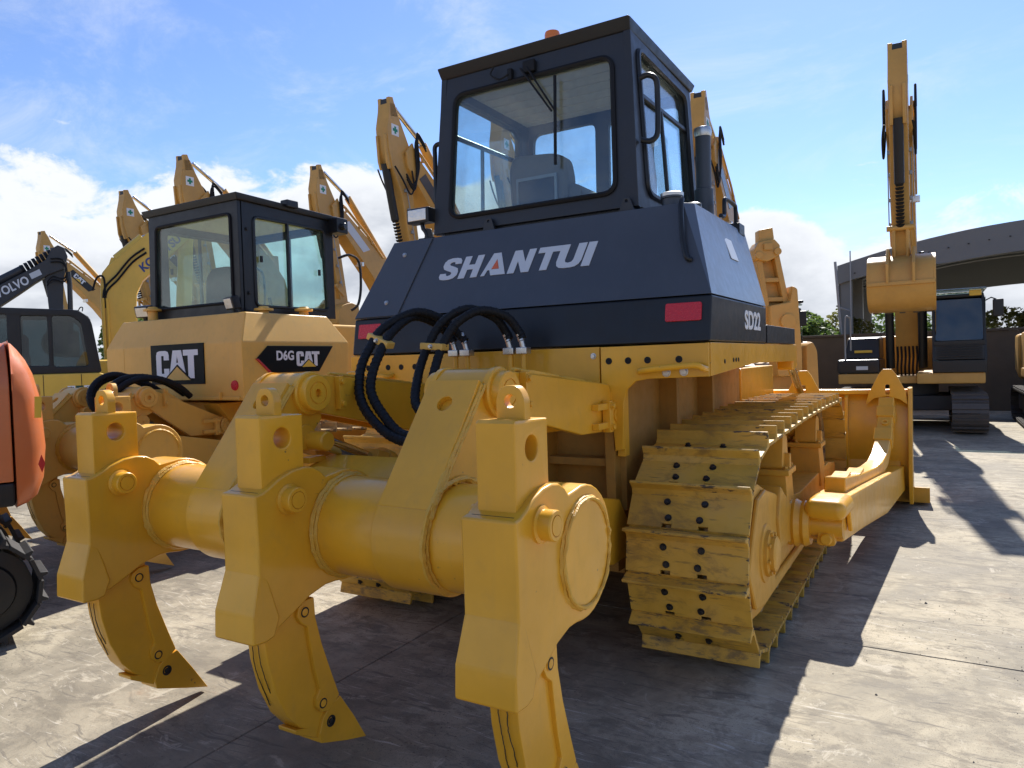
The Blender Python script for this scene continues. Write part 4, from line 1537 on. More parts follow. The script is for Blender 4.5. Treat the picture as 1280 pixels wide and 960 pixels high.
for sx in (1, -1):
    b = MB()
    x0, x1 = sorted((sx * 1.765, sx * 1.80))
    b.prism([(5.02, .05), (4.62, .05), (4.50, .35), (4.50, .75), (4.56, 1.135), (4.80, 1.135), (4.74, .75), (4.80, .35)], 'x', x0, x1, .006)
    b.build("blade_side_plate", YEL, blade)
    b = MB()
    x0, x1 = sorted((sx * 1.60, sx * 1.93))
    b.prism([(5.10, .01), (4.84, .03), (4.82, .18), (4.90, .17)], 'x', x0, x1, .006)
    b.build("end_bit", YEL_DIRTY, blade)
    for xe in (1.60, .87):
        b = MB()
        prof = [(xe - .185, .98), (xe - .16, 1.08), (xe - .07, 1.265), (xe - .035, 1.312), (xe + .035, 1.312), (xe + .07, 1.265), (xe + .15, 1.10), (xe + .165, .98), (xe + .10, 1.03), (xe, 1.06), (xe - .11, 1.04)]
        prof = [(sx * x, z) for x, z in prof]
        slot = rounded([(sx * (xe - .018), 1.075), (sx * (xe + .018), 1.075), (sx * (xe + .018), 1.17), (sx * (xe - .018), 1.17)], .016)
        b.plate(prof, [slot], .035, Matrix(((1, 0, 0, 0), (0, 0, -1, 4.575), (0, 1, 0, 0), (0, 0, 0, 1))), .004)
        b.build("blade_ear", YEL, blade)
    # push arm along the outside of the track
    A, B = Vector((1.52, 1.52, 0)), Vector((1.732, 4.60, 0))
    dx = (B - A).normalized()
    if sx < 0:
        A, dx = Vector((-1.52, 1.52, 0)), Vector((-dx.x, dx.y, 0))
    Mz = frame(A, dx, (0, 0, 1))
    ay = [(0, .394), (.03, .600), (.10, .618), (.29, .616), (.80, .580), (3.09, .412), (3.09, .180), (1.89, .196), (.71, .326)]
    b = MB()
    b.plate(ay, [], .21, Mz @ Matrix.Translation((0, 0, -.105 if sx > 0 else .105)), .012)
    arm = b.build("push_arm", YEL, D)
    side = Mz.to_3x3() @ Vector((0, 0, 1))
    inn = Vector((-sx, 0, 0))

    def ap(s, z, off=.12):
        return A + dx * s + Vector((0, 0, z)) + inn * off
    b = MB()
    pth = [ap(.42, .64), ap(1.0, .575), ap(1.75, .52), ap(2.12, .515), ap(2.42, .56), ap(2.62, .66), ap(2.78, .80), ap(2.93, 1.03)]
    b.tube(pth, .07, 4, square=(.062, .058))
    brc = b.build("tilt_brace", YEL, D)
    b = MB()
    b.tube([ap(2.62, .66), ap(2.72, .755)], .07, 4, square=(.072, .068))
    b.tube([ap(2.82, .86), ap(2.88, .95)], .07, 4, square=(.072, .068))
    b.build("brace_sleeve", YEL, brc)
    for s_, z_ in ((.62, .675), (1.15, .625)):
        b = MB()
        Pq = ap(s_, z_)
        b.box(-.05, .05, -.14, .14, -.012, .012, .005, Matrix.Translation(Pq))
        b.build("brace_cap", YEL, brc)
    b = MB()
    b.lathe([(0, 0), (.03, 0), (.03, .02), (.016, .02), (.016, .0), (0, .0)], ap(2.74, .835, .115), ap(2.74, 1.2, .115) + Vector((0, -.35, 0)), 18)
    b.build("grease_cap", YEL, brc)
    # rear end of the arm: hood over the ball joint, bearing straps
    b = MB()
    b.box(-.15, .17, .535, .650, -.19, .035, .05, Mz @ Matrix.Scale(1 if sx > 0 else -1, 4, (0, 0, 1)), 4)
    b.prism([(.02, .60), (.17, .60), (.15, .46), (.11, .43), (.07, .50)], 'z', .004, .030, .006, 1, Mz @ Matrix.Scale(1 if sx > 0 else -1, 4, (0, 0, 1)))
    b.build("joint_hood", YEL, arm)
    b = MB()
    s0 = A + Vector((-sx * .085, -.03, 0))
    b.prism(rounded([(-.055, .38), (.055, .38), (.04, .46), (.04, .52), (.055, .60), (-.055, .60), (-.04, .52), (-.04, .46)], .03, 3), 'y', -.05, .03, .01, 2, Matrix.Translation((s0.x, s0.y, 0)))
    for z_ in (.42, .56):
        b.lathe([(0, 0), (.034, 0), (.034, .02), (.026, .03), (0, .03)], (s0.x, s0.y - .04, z_), (s0.x, s0.y - 1, z_), 18)
    b.build("bearing_strap", YEL, arm)
    b = MB()
    b.lathe([(0, 0), (.14, 0), (.13, .03), (.14, .05), (.125, .08), (.135, .10), (.12, .13), (.07, .13), (.07, .30), (0, .30)], (sx * 1.22, 1.50, .49), (sx * 2, 1.50, .49), 28)
    b.build("trunnion", YEL, arm)
# blade lift cylinders
for sx in (1, -1):
    b = MB()
    b.box(min(sx * .95, sx * 1.07), max(sx * .95, sx * 1.07), 2.74, 2.88, 1.36, 1.52, .02)
    b.cyl((sx * 1.01, 2.70, 1.62), (sx * .985, 3.10, 1.40), .055, n=20)
    lc = b.build("blade_lift_cylinder", YEL, D)
    b = MB()
    b.cyl((sx * .985, 3.10, 1.40), (sx * .89, 4.50, .98), .032, n=18)
    b.build("piston_rod", CHROME, lc)

# ------------------------------------------------------------------ the second dozer (cream yellow) beside it
C = thing("bulldozer", "smaller cream yellow dozer with square black cab and CAT plate, parked beyond the big ripper", "bulldozer", (-4.05, 1.24, 0))
ox, oy = -4.05, 1.24


def lx(x):
    return x - ox


def ly_(y):
    return y - oy


rC, fC = (0.36, .50, .43), (2.95, .46, .40)
for sx in (1, -1):
    make_track(C, sx * .94, .56, rC, fC, .203, TRACKD, bolts=(lambda p: p.x < .2 and p.y > .6) if sx > 0 else None)
    b = MB()
    x0, x1 = sorted((sx * .76, sx * 1.17))
    b.prism([(.1, .42), (.25, .25), (2.95, .2), (3.1, .45), (2.6, .6), (.8, .6), (.3, .75)], 'x', x0, x1, .02)
    fr = b.build("track_frame", YEL_DIRTY, C)
    for (yy, zz_, rr, nm) in ((.36, .50, .36, "sprocket"), (2.95, .46, .33, "idler_wheel")):
        b = MB()
        b.lathe([(0, 0), (rr * .35, 0), (rr * .4, .03), (rr, .05), (rr, .15), (0, .17)], (sx * .86, yy, zz_), (sx * 1.5, yy, zz_), 32)
        b.build(nm, YEL_DIRTY, fr)
ripper(C, 1.025, YEL_TAN, WELD, hub=(-.715, 1.285), link_end=(.02, 1.00), mast_x=.445)
b = MB()
b.box(-.55, .55, .06, 2.6, .36, 1.20, .01)
b.prism([(-.10, 1.20), (.25, 1.20), (.25, .92), (.05, 1.02)], 'x', .40, .62, .01)
b.prism([(-.10, 1.20), (.25, 1.20), (.25, .92), (.05, 1.02)], 'x', -.62, -.40, .01)
b.build("hull", YEL_DIRTY, C)
b = MB()
yb = -.11
w0 = .99
lo = [(-w0, yb, 1.225), (w0, yb, 1.225), (w0, 1.15, 1.225), (-w0, 1.15, 1.225)]
mi = [(-w0, yb, 1.725), (w0, yb, 1.725), (w0, 1.18, 1.725), (-w0, 1.18, 1.725)]
hi = [(-.86, yb + .10, 1.985), (.93, yb + .10, 1.985), (.90, .98, 1.985), (-.86, .98, 1.985)]
v = lo + mi + hi
f = [(3, 2, 1, 0), (8, 9, 10, 11)]
for a_ in (0, 4):
    f += [(a_ + i, a_ + (i + 1) % 4, a_ + 4 + (i + 1) % 4, a_ + 4 + i) for i in range(4)]
b.raw(v, f, .012, 2, None, 10)
body = b.build("rear_body", YEL_TAN, C)
b = MB()
b.box(-.70, -.696, yb - .002, yb + .01, 1.24, 1.72, .001)
b.box(.70, .72, yb - .03, yb, 1.235, 1.30, .004)
b.box(-.95, .95, yb - .012, yb, 1.232, 1.262, .004)
b.build("body_trim", YEL_TAN, body)
Mb = Matrix(((1, 0, 0, 0), (0, 0, -1, yb), (0, 1, 0, 0), (0, 0, 0, 1)))
b = MB()
px0, px1 = lx(-4.312), lx(-3.552)
b.plate([(px0, 1.372), (px1, 1.372), (px1, 1.735), (px0, 1.735)], [], .012, Mb @ Matrix.Translation((0, 0, .003)), .002)
pl_ = b.build("emblem_plate", PLATEB, body)
cat_mark(pl_, Mb @ Matrix.Translation((px0 + .085, 1.425, .009)), .60, .255, .003, YEL_TAN)
b = MB()
b.lathe([(0, 0), (.045, 0), (.042, .01), (0, .012)], (lx(-3.165), yb, 1.355), (lx(-3.165), yb - 1, 1.355), 22)
b.build("reflector", REFLECT, body)
Msd = frame((w0, 0, 0), (0, 1, 0), (0, 0, 1))
b = MB()
hexp = [(ly_(1.275), 1.578), (ly_(1.42), 1.452), (ly_(2.00), 1.452), (ly_(2.19), 1.690), (ly_(1.40), 1.690)]
b.plate(hexp, [], .012, Msd @ Matrix.Translation((0, 0, .003)), .002)
sp_ = b.build("emblem_plate", PLATEB, body)
b = MB()
b.plate([(ly_(1.262), 1.578), (ly_(1.425), 1.437), (ly_(1.445), 1.446), (ly_(1.290), 1.578)], [], .010, Msd @ Matrix.Translation((0, 0, .006)), .001)
b.build("red_stripe", REDL, sp_)
text("D6G", "lettering", WHITEL, sp_, Msd @ Matrix.Translation((ly_(1.49), 1.560, .009)), .088, .20, .003, 0, .03, 1.03)
cat_mark(sp_, Msd @ Matrix.Translation((ly_(1.72), 1.505, .009)), .285, .135, .003)
for x, y, h in ((lx(-4.60), ly_(1.35), .12), (.80, .30, .05), (.78, .80, .07)):
    b = MB()
    b.lathe([(0, 0), (.045, 0), (.045, h), (.085, h + .004), (.085, h + .024), (.05, h + .03), (.04, h + .045), (0, h + .046)], (x, y, 1.96), (x, y, 4), 24)
    b.build("filler_cap", YEL_TAN, body)
# cab
cr, cf = ly_(1.415), ly_(2.60)
hwid = .655
b = MB()
Mcr = frame((0, cr, 1.985), (1, 0, 0), (0, .0, 1))
w4 = rounded([(-.575, .115), (.555, .115), (.555, .915), (-.535, .915)], .05, 5)
b.plate([(-hwid - .03, 0), (hwid, 0), (hwid, 1.03), (-hwid, 1.03)], [w4], .05, Mcr @ Matrix.Translation((0, 0, -.025)), .006)
crf = b.build("cab_rear_frame", BLACKP, C)
b = MB()
b.tube([Mcr @ Vector((x, y, .004)) for x, y in w4], .015, 6, closed=True)
b.build("window_gasket", RUBBER, crf)
b = MB()
b.plate(w4, [], .006, Mcr @ Matrix.Translation((0, 0, -.015)), .0005)
b.build("rear_window", GLASSD, crf)
for sx in (1, -1):
    Msx = frame((sx * hwid, cr, 1.985), (0, 1, 0), (0, 0, 1))
    Lc = cf - cr
    b = MB()
    w5 = rounded([(.17, .085), (Lc - .10, .085), (Lc - .13, .90), (.17, .90)], .05, 5)
    b.plate([(0.026, 0), (Lc, 0), (Lc, 1.03), (0.026, 1.03)], [w5], .05, Msx @ Matrix.Translation((0, 0, -.025 * sx)), .006)
    csf = b.build("cab_side_frame", BLACKP, C)
    b = MB()
    b.tube([Msx @ Vector((x, y, .004 * sx)) for x, y in w5], .014, 6, closed=True)
    b.box(-.012, .012, -.015, .015, 0, .82, .003, Msx @ Matrix(((1, 0, 0, .57), (0, 0, 1, .08), (0, 1, 0, 0), (0, 0, 0, 1))))
    b.build("window_bar", BLACKP, csf)
    b = MB()
    b.plate(w5, [], .006, Msx @ Matrix.Translation((0, 0, -.018 * sx)), .0005)
    b.build("side_window", GLASSD, csf)
    b = MB()
    for (u_, v_) in ((.24, .52), (Lc - .22, .46)):
        b.box(-.012, .012, -.03, .03, 0, .02, .004, Msx @ Matrix(((1, 0, 0, u_), (0, 1, 0, v_), (0, 0, sx, 0), (0, 0, 0, 1))))
    b.bolt(Msx @ Vector((.09, .78, .0)), (sx, 0, 0), .014, .012)
    b.bolt(Msx @ Vector((.09, .20, .0)), (sx, 0, 0), .014, .012)
    b.build("window_latch", BOLTD, csf)
    b = MB()
    b.tube(catmull([(sx * (hwid + .02), cf + .05, 2.62), (sx * (hwid + .07), cf + .16, 2.66), (sx * (hwid + .09), cf + .28, 2.60), (sx * (hwid + .09), cf + .30, 2.35), (sx * (hwid + .08), cf + .26, 2.15), (sx * (hwid + .03), cf + .20, 2.08)], 5), .014, 8)
    b.build("grab_handle", BLACKP, csf)
b = MB()
Mcf = frame((0, cf, 1.985), (1, 0, 0), (0, 0, 1))
w6 = rounded([(-.57, .10), (.57, .10), (.57, .90), (-.57, .90)], .05, 5)
b.plate([(-hwid + .03, 0), (hwid - .03, 0), (hwid - .03, 1.03), (-hwid + .03, 1.03)], [w6], .045, Mcf, .005)
b.box(-.02, .02, cf - .02, cf + .02, 2.0, 2.9, .004)
cff = b.build("cab_front_frame", BLACKP, C)
b = MB()
b.plate(w6, [], .006, Mcf, .0005)
b.build("front_window", GLASSD, cff)
b = MB()
b.hexa([(-.70, cr - .02, 3.01), (.68, cr - .02, 3.01), (.68, cf + .04, 2.99), (-.70, cf + .04, 2.99)], [(-.715, cr - .04, 3.075), (.69, cr - .04, 3.075), (.69, cf + .06, 3.045), (-.715, cf + .06, 3.045)], .012)
b.box(.63, .73, cr + .52, cr + .66, 3.03, 3.10, .01)
b.box(.64, .78, cf - .06, cf + .10, 2.86, 3.02, .012)
b.cyl((.70, cf + .0, 2.93), (.82, cf + .02, 2.93), .035, n=12)
crr = b.build("cab_roof", BLACKP, C)
b = MB()
b.box(-.60, .60, cr + .05, cf - .05, 2.955, 3.0, .01)
b.build("headliner", HEADL, crr)
b = MB()
b.prism(rounded([(-.25, 2.05), (.25, 2.05), (.22, 2.42), (.12, 2.50), (-.12, 2.50), (-.22, 2.42)], .05), 'y', cr + .30, cr + .42, .03, 2)
b.build("operator_seat", SEATM, C)
for (x, s) in ((lx(-4.70), -1), (lx(-3.42), 1)):
    b = MB()
    Ml = Matrix.Translation((x, ly_(1.30), 2.075)) @ Matrix.Rotation(s * -.25, 4, 'Z') @ Matrix.Rotation(.25, 4, 'X')
    b.box(-.085, .085, 0, .07, -.055, .06, .01, Ml)
    b.box(-.02, .02, .02, .06, -.11, -.05, .004, Ml)
    lmp = b.build("work_lamp", BLACKP, C)
    b = MB()
    b.box(-.068, .068, -.008, .003, -.042, .047, .004, Ml)
    b.build("lens", LENS, lmp)
b = MB()
b.box(-.42, .42, 1.15, 3.0, 1.2, 1.95, .04)
b.build("engine_hood", YEL_TAN, C)
for pts in ([(-3.90, .45, 1.10), (-3.985, .38, 1.22), (-4.04, .40, 1.34), (-4.07, .50, 1.44), (-4.02, .62, 1.475), (-3.98, .80, 1.40), (-3.98, .98, 1.30)],
            [(-3.98, .50, 1.10), (-4.03, .42, 1.22), (-4.07, .44, 1.34), (-4.08, .54, 1.43), (-4.02, .68, 1.46), (-3.93, .82, 1.39), (-3.93, 1.0, 1.28)],
            [(-3.72, .30, 1.18), (-3.76, .36, 1.32), (-3.73, .48, 1.435), (-3.70, .66, 1.45), (-3.69, .85, 1.395), (-3.70, 1.02, 1.29)],
            [(-3.65, .32, 1.16), (-3.70, .40, 1.32), (-3.66, .52, 1.42), (-3.62, .70, 1.435), (-3.60, .88, 1.37), (-3.62, 1.02, 1.27)]):
    hose(C, [(lx(a), ly_(b_), c) for a, b_, c in pts], .027)

# ------------------------------------------------------------------ excavators parked in a row behind


def seg_poly(p0, p1, wdt):
    p0, p1 = Vector(p0), Vector(p1)
    d = (p1 - p0).normalized()
    n = Vector((-d.y, d.x))
    return p0, d, n


def excavator(loc, label, rz=0.0, paint_=None, panel='dark', full=True, cross=True, group="excavators parked in the back row"):
    P_ = paint_ or YEL_CAT
    E_ = thing("excavator", label, "excavator", loc, rz, group)
    # undercarriage
    for sx in (1, -1):
        path, pitch = loop_path((-1.50, .36, .30), (1.50, .36, .30), .19, .01)
        b = MB()
        for p, tan in path:
            a = math.atan2(tan.y, tan.x)
            Mk = Matrix.Translation((sx * 1.0, p.x, p.y)) @ Matrix.Rotation(a, 4, 'X')
            b.box(-.265, .265, -.088, .088, -.012, .012, 0, Mk)
            b.box(-.265, .265, -.02, .02, -.035, .04, 0, Mk)
        b.build("crawler_track", TRACKS, E_)
        b = MB()
        b.box(min(sx * .85, sx * 1.15), max(sx * .85, sx * 1.15), -1.45, 1.45, .22, .52, .02)
        b.lathe([(0, 0), (.26, 0), (.26, .14), (0, .14)], (sx * .93, -1.5, .36), (sx * 2, -1.5, .36), 24)
        b.lathe([(0, 0), (.26, 0), (.26, .14), (0, .14)], (sx * .93, 1.5, .36), (sx * 2, 1.5, .36), 24)
        b.build("track_frame", TRACKS, E_)
    b = MB()
    b.box(-.8, .8, -.7, .7, .35, .62, .02)
    b.lathe([(0, 0), (.55, 0), (.55, .3), (0, .3)], (0, 0, .60), (0, 0, 2), 28)
    b.build("turntable", TARP, E_)
    # revolving body
    b = MB()
    b.box(.20, 1.25, -1.25, 1.6, .86, 1.06, .03)
    b.box(-1.12, -.36, -1.05, 1.6, .86, 1.06, .03)
    b.box(-.36, .20, -.95, 1.6, .86, 1.0, .02)
    b.prism([(1.45, .80), (2.15, .95), (2.25, 1.3), (2.15, 1.75), (1.45, 1.75)], 'x', -1.15, 1.2, .08, 3)
    b.box(-1.10, .20, .55, 1.5, 1.0, 1.78, .05)
    bod = b.build("upper_body", P_, E_)
    b = MB()
    b.box(-1.13, -.40, -1.08, .52, 1.06, 1.33, .04)
    b.hexa([(-1.06, -.70, 1.33), (-.42, -.70, 1.33), (-.42, .55, 1.33), (-1.06, .55, 1.33)], [(-.98, -.62, 1.74), (-.42, -.62, 1.74), (-.42, .55, 1.78), (-.98, .55, 1.78)], .04)
    tb = b.build("tool_box", BLACKP, bod)
    b = MB()
    b.box(.47, 1.24, .06, 1.4, 1.06, 1.72, .05)
    b.build("side_locker", BLACKP, bod)
    b = MB()
    b.box(-.86, -.55, -.715, -.68, 1.45, 1.50, .008)
    b.build("step_edge", YELLOWL, tb)
    b = MB()
    b.box(-.80, -.60, -1.092, -1.078, 1.13, 1.20, .002)
    b.build("notice_label", SILVERL, tb)
    # cab
    b = MB()
    b.box(.45, 1.27, -1.30, .05, 1.06, 1.28, .015)
    b.box(.42, 1.24, -1.16, .08, 2.38, 2.45, .025)
    for (xx, yy) in ((.45, -1.30), (1.23, -1.30), (.45, .0), (1.23, .0)):
        y2 = yy + (.14 if yy < -1 else 0)
        x2 = xx if xx < 1 else xx - .03
        b.hexa([(xx, yy, 1.26), (xx + .045, yy, 1.26), (xx + .045, yy + .06, 1.26), (xx, yy + .06, 1.26)], [(x2, y2, 2.40), (x2 + .045, y2, 2.40), (x2 + .045, y2 + .06, 2.40), (x2, y2 + .06, 2.40)], .008)
    b.box(.47, 1.25, -1.285, -1.255, 1.54, 1.62, .006)
    b.box(.45, 1.27, -.62, -.56, 1.26, 2.40, .006)
    b.box(.45, 1.26, -.02, .05, 1.26, 1.9, .006)
    cb = b.build("cab", BLACKP, E_)
    Mw = frame((.86, -1.298, 1.27), (1, 0, 0), (0, .14, 1.13))
    b = MB()
    b.plate(rounded([(-.36, .36), (.36, .36), (.345, 1.09), (-.36, 1.09)], .04), [], .008, Mw, .001)
    b.build("windscreen", GLASSK, cb)
    b = MB()
    b.plate([(-.37, .02), (.37, .02), (.37, .27), (-.37, .27)], [], .008, Mw, .001)
    b.build("lower_panel", TARP, cb)
    b = MB()
    for xx in (.462, 1.255):
        b.box(xx - .003, xx + .003, -1.22, 0, 1.3, 2.37, .0008)
    b.box(.49, 1.22, -.012, -.006, 1.9, 2.37, .0008)
    b.build("side_window", GLASSK, cb)
    b = MB()
    for k in range(6):
        b.box(.52, 1.20, -1.345, -1.325, 1.30 + k * .045, 1.315 + k * .045, .003)
    b.build("front_guard", BLACKP, cb)
    b = MB()
    b.prism(rounded([(.66, 1.5), (1.04, 1.5), (1.02, 2.1), (.95, 2.3), (.75, 2.3), (.68, 2.1)], .06), 'y', -.5, -.36, .03)
    b.box(.66, 1.04, -.85, -.4, 1.4, 1.55, .04)
    b.build("operator_seat", SEATM, cb)
    b = MB()
    b.box(1.02, 1.20, -1.23, -1.18, 2.40, 2.50, .01)
    b.build("cab_lamp", YELLOWL, cb)
    b = MB()
    b.box(.35, 1.27, -1.32, .0, 2.50, 2.53, .008)
    b.build("sun_visor", GLASSK, cb)
    b = MB()
    b.box(1.36, 1.52, -1.22, -1.17, 2.02, 2.32, .02)
    b.tube([(1.25, -1.2, 2.3), (1.34, -1.2, 2.35), (1.44, -1.19, 2.30)], .012, 6)
    b.build("mirror", BLACKP, cb)
    b = MB()
    b.tube(catmull([(-.98, -1.02, .92), (-.99, -1.03, 1.5), (-.985, -1.02, 2.1), (-.93, -1.0, 2.14), (-.90, -.98, 2.05), (-.90, -.95, 1.5)], 5), .017, 8)
    b.build("hand_rail", GALV, bod)
    # boom in side view (forward distance, height); forward is -Y
    bx = .03
    foot, knee, tip = Vector((.15, 1.45)), Vector((.95, 3.75)), Vector((2.75, 5.28))
    bp = [(.02, 1.35), (.28, 1.32), (.62, 2.2), (1.22, 3.42), (1.55, 3.82), (2.85, 5.10), (2.90, 5.30), (2.78, 5.42), (2.60, 5.40), (1.05, 4.35), (.55, 3.75), (.15, 2.4), (-.05, 1.55)]
    b = MB()
    b.prism([(-y, z) for y, z in bp], 'x', bx - .19, bx + .19, .018, 2)
    boom = b.build("boom", P_, E_)
    for s in (-1, 1):
        b = MB()
        b.cyl((bx + s * .27, -.62, 1.15), (bx + s * .27, -.95, 2.35), .075, n=16)
        cy_ = b.build("boom_cylinder", BLACKP, boom)
        b = MB()
        b.cyl((bx + s * .27, -.95, 2.35), (bx + s * .27, -1.15, 3.25), .045, n=14)
        b.build("piston_rod", BLACKP, cy_)
    b = MB()
    b.cyl((bx, -.75, 4.22), (bx, -2.15, 5.72), .085, n=16)
    b.prism([(-.62, 3.95), (-.85, 4.12), (-.82, 4.34), (-.64, 4.34)], 'x', bx - .08, bx + .08, .01)
    ac = b.build("arm_cylinder", P_, boom)
    b = MB()
    b.cyl((bx, -2.15, 5.72), (bx, -2.95, 6.18), .045, n=14)
    b.build("piston_rod", CHROME, ac)
    for s in (-1, 1):
        b = MB()
        for off in (.0, .05):
            b.tube([(bx + s * .20, -1.10 - off, 4.30 + off), (bx + s * .205, -1.7, 4.80 + off), (bx + s * .205, -2.45, 5.36 + off), (bx + s * .20, -2.65, 5.46 + off)], .018, 6)
        for q_ in (.25, .55, .85):
            b.box(bx + s * .20 - .02, bx + s * .20 + .02, -1.15 - q_ * 1.5 - .03, -1.15 - q_ * 1.5 + .03, 4.33 + q_ * 1.12, 4.43 + q_ * 1.12, .005)
        b.build("hydraulic_pipe", P_ if s > 0 else GALV, boom)
    # dark or pale name panel on the side of the boom
    pm = {'dark': NAVY, 'pale': SILVERL, 'cat': BLACKP}[panel]
    d2 = Vector((-.82, .70)).normalized()
    Mb2 = frame((bx + .192, -1.62, 4.42), (0, -.76, .65), (0, .65, .76))
    Mb2 = frame((bx + .192, -2.62, 5.20), (0, .82, -.70), (0, .70, .82))
    b = MB()
    b.plate([(.22, -.13), (1.12, -.13), (1.25, .10), (.28, .10)], [], .006, Mb2 @ Matrix.Translation((0, 0, .002)), .001)
    pn = b.build("name_panel", pm, boom)
    if panel == 'cat':
        cat_mark(pn, Mb2 @ Matrix.Translation((.42, -.085, .005)), .42, .16, .004)
    # stick: side view in (s down from the top, w towards the front)
    top, bot = Vector((3.20, 6.20)), Vector((2.52, 2.92))
    d = (bot - top).normalized()
    nv = Vector((-d.y, d.x))
    if nv.x < 0:
        nv = -nv

    def sw(s, w):
        q_ = top + d * s + nv * w
        return (-q_.x, q_.y)
    st = [(0, -.09), (0, .07), (.13, .11), (.42, .24), (.80, .29), (1.10, .27), (1.6, .13), (2.4, .12), (3.25, .11), (3.42, .06), (3.42, -.08), (3.2, -.14), (2.3, -.18), (1.5, -.22), (1.15, -.36), (.95, -.40), (.80, -.34), (.30, -.17), (.12, -.13)]
    b = MB()
    b.prism([sw(*q_) for q_ in st], 'x', bx - .135, bx + .135, .018, 2)
    stick = b.build("stick", P_, E_)
    for s in (-1, 1):
        b = MB()
        b.prism([sw(-.10, -.06), sw(-.10, .05), sw(.25, .10), (sw(.25, -.12))], 'x', bx + s * .100 - .035, bx + s * .100 + .035, .01)
        b.build("stick_lug", P_, stick)
        b = MB()
        b.prism([sw(.55, .30), sw(.55, .20), sw(1.15, .18), sw(1.15, .34), sw(1.0, .36)], 'x', bx + s * .09 - .025, bx + s * .09 + .025, .008)
        b.build("cylinder_lug", P_, stick)
        b = MB()
        b.lathe([(0, 0), (.13, 0), (.12, .03), (0, .035)], (bx + s * .15, *sw(.97, -.25)), (bx + s * .6, *sw(.97, -.25)), 20)
        b.build("pivot_cap", P_, stick)
        b = MB()
        b.prism([sw(.70, -.36), sw(.86, -.12), sw(1.18, -.14), sw(1.32, -.34), sw(1.0, -.44)], 'x', bx + s * .175 - .02, bx + s * .175 + .02, .008)
        b.build("pivot_plate", P_, stick)
    b = MB()
    b.box(bx - .075, bx + .075, min(sw(-.08, -.05)[0], sw(-.08, .05)[0]), max(sw(-.08, -.05)[0], sw(-.08, .05)[0]), 6.12, 6.27, .01)
    b.build("top_bracket", TARP, stick)
    b = MB()
    q0, q1, q2 = sw(1.05, .30), sw(2.05, .27), sw(2.75, .22)
    b.cyl((bx, *q0), (bx, *q1), .075, n=16)
    bc_ = b.build("bucket_cylinder", BLACKP, stick)
    b = MB()
    n_ = 12
    for k in range(n_):
        a0 = Vector(q1).lerp(Vector(q2), k / n_)
        a1 = Vector(q1).lerp(Vector(q2), (k + .72) / n_)
        b.cyl((bx, *a0), (bx, *a1), .068, .052, n=14, bev=0)
    b.build("rod_boot", RUBBER, bc_)
    for s in (-1, 1):
        b = MB()
        x = bx + s * .20
        for off in (0, .045, .09):
            a_ = [sw(1.35 - off, .02), sw(1.55 - off, -.14), sw(1.25 - off, -.30 - off), sw(.75 - off, -.38 - off), sw(.62 - off, -.52), sw(.85 - off, -.70)]
            b.tube(catmull([(x + s * .03, *q_) for q_ in a_], 6), .019, 6)
        b.tube(catmull([(x, *sw(1.12, .28)), (x + s * .03, *sw(1.35, .16)), (x + s * .03, *sw(1.62, .0)), (x + s * .02, *sw(1.50, -.16)), (x, *sw(1.2, -.2))], 6), .017, 6)
        b.build("hydraulic_hose", RUBBER, stick)
        b = MB()
        b.tube([(x - s * .03, *sw(1.5, .0)), (x - s * .03, *sw(2.8, .0))], .010, 6)
        for q_ in (1.55, 1.9, 2.3, 2.7):
            b.box(x - s * .05 - .015, x - s * .05 + .03, sw(q_, .02)[0] - .03, sw(q_, .02)[0] + .03, sw(q_, .02)[1] - .03, sw(q_, .02)[1] + .03, .005)
        b.build("hydraulic_pipe", GALV, stick)
    if cross:
        for s in (1, -1):
            ce = sw(.48, .03)
            Mg = frame((bx + s * .1355, ce[0], ce[1]), (0, s * 1.0, 0), (0, .2 * s * s, 1))
            b = MB()
            b.plate([(-.10, -.10), (.10, -.10), (.10, .10), (-.10, .10)], [], .004, Mg @ Matrix.Translation((0, 0, .002)), .0005)
            dc = b.build("safety_decal", WHITEL, stick)
            b = MB()
            a_, c_w = .065, .024
            b.plate([(-c_w, -a_), (c_w, -a_), (c_w, -c_w), (a_, -c_w), (a_, c_w), (c_w, c_w), (c_w, a_), (-c_w, a_), (-c_w, c_w), (-a_, c_w), (-a_, -c_w), (-c_w, -c_w)], [], .003, Mg @ Matrix.Translation((0, 0, .006)), .0004)
            b.build("green_cross", GREENL, dc)
    # bucket hanging under the stick, linkage
    b = MB()
    for s in (-1, 1):
        b.tube([(bx + s * .13, *sw(2.75, .22)), (bx + s * .13, *sw(3.05, -.02))], .03, 8)
        b.tube([(bx + s * .10, *sw(2.75, .22)), (bx + s * .10, *sw(3.40, .30))], .03, 8)
    b.cyl((bx - .2, *sw(2.75, .22)), (bx + .2, *sw(2.75, .22)), .045, n=14)
    b.build("bucket_link", P_, stick)
    bo = Vector((2.52, 2.92))
    arc = [(.16, .12), (.50, .0), (.62, -.30), (.55, -.60), (.30, -.76), (-.10, -.80)]
    arc = [(bo.x + a_, bo.y + c) for a_, c in arc]
    oc_ = [(p.x, p.y) for p in catmull([(*p, 0) for p in arc], 4)]
    inn_ = [(y * .94 + bo.x * .06 + .0, z * .985 + (bo.y - .35) * .015) for y, z in oc_][::-1]
    b = MB()
    b.prism([(-y, z) for y, z in oc_ + inn_], 'x', bx - .455, bx + .455, .005, 1)
    side = oc_ + [(bo.x - .12, bo.y - .45), (bo.x - .10, bo.y + .05)]
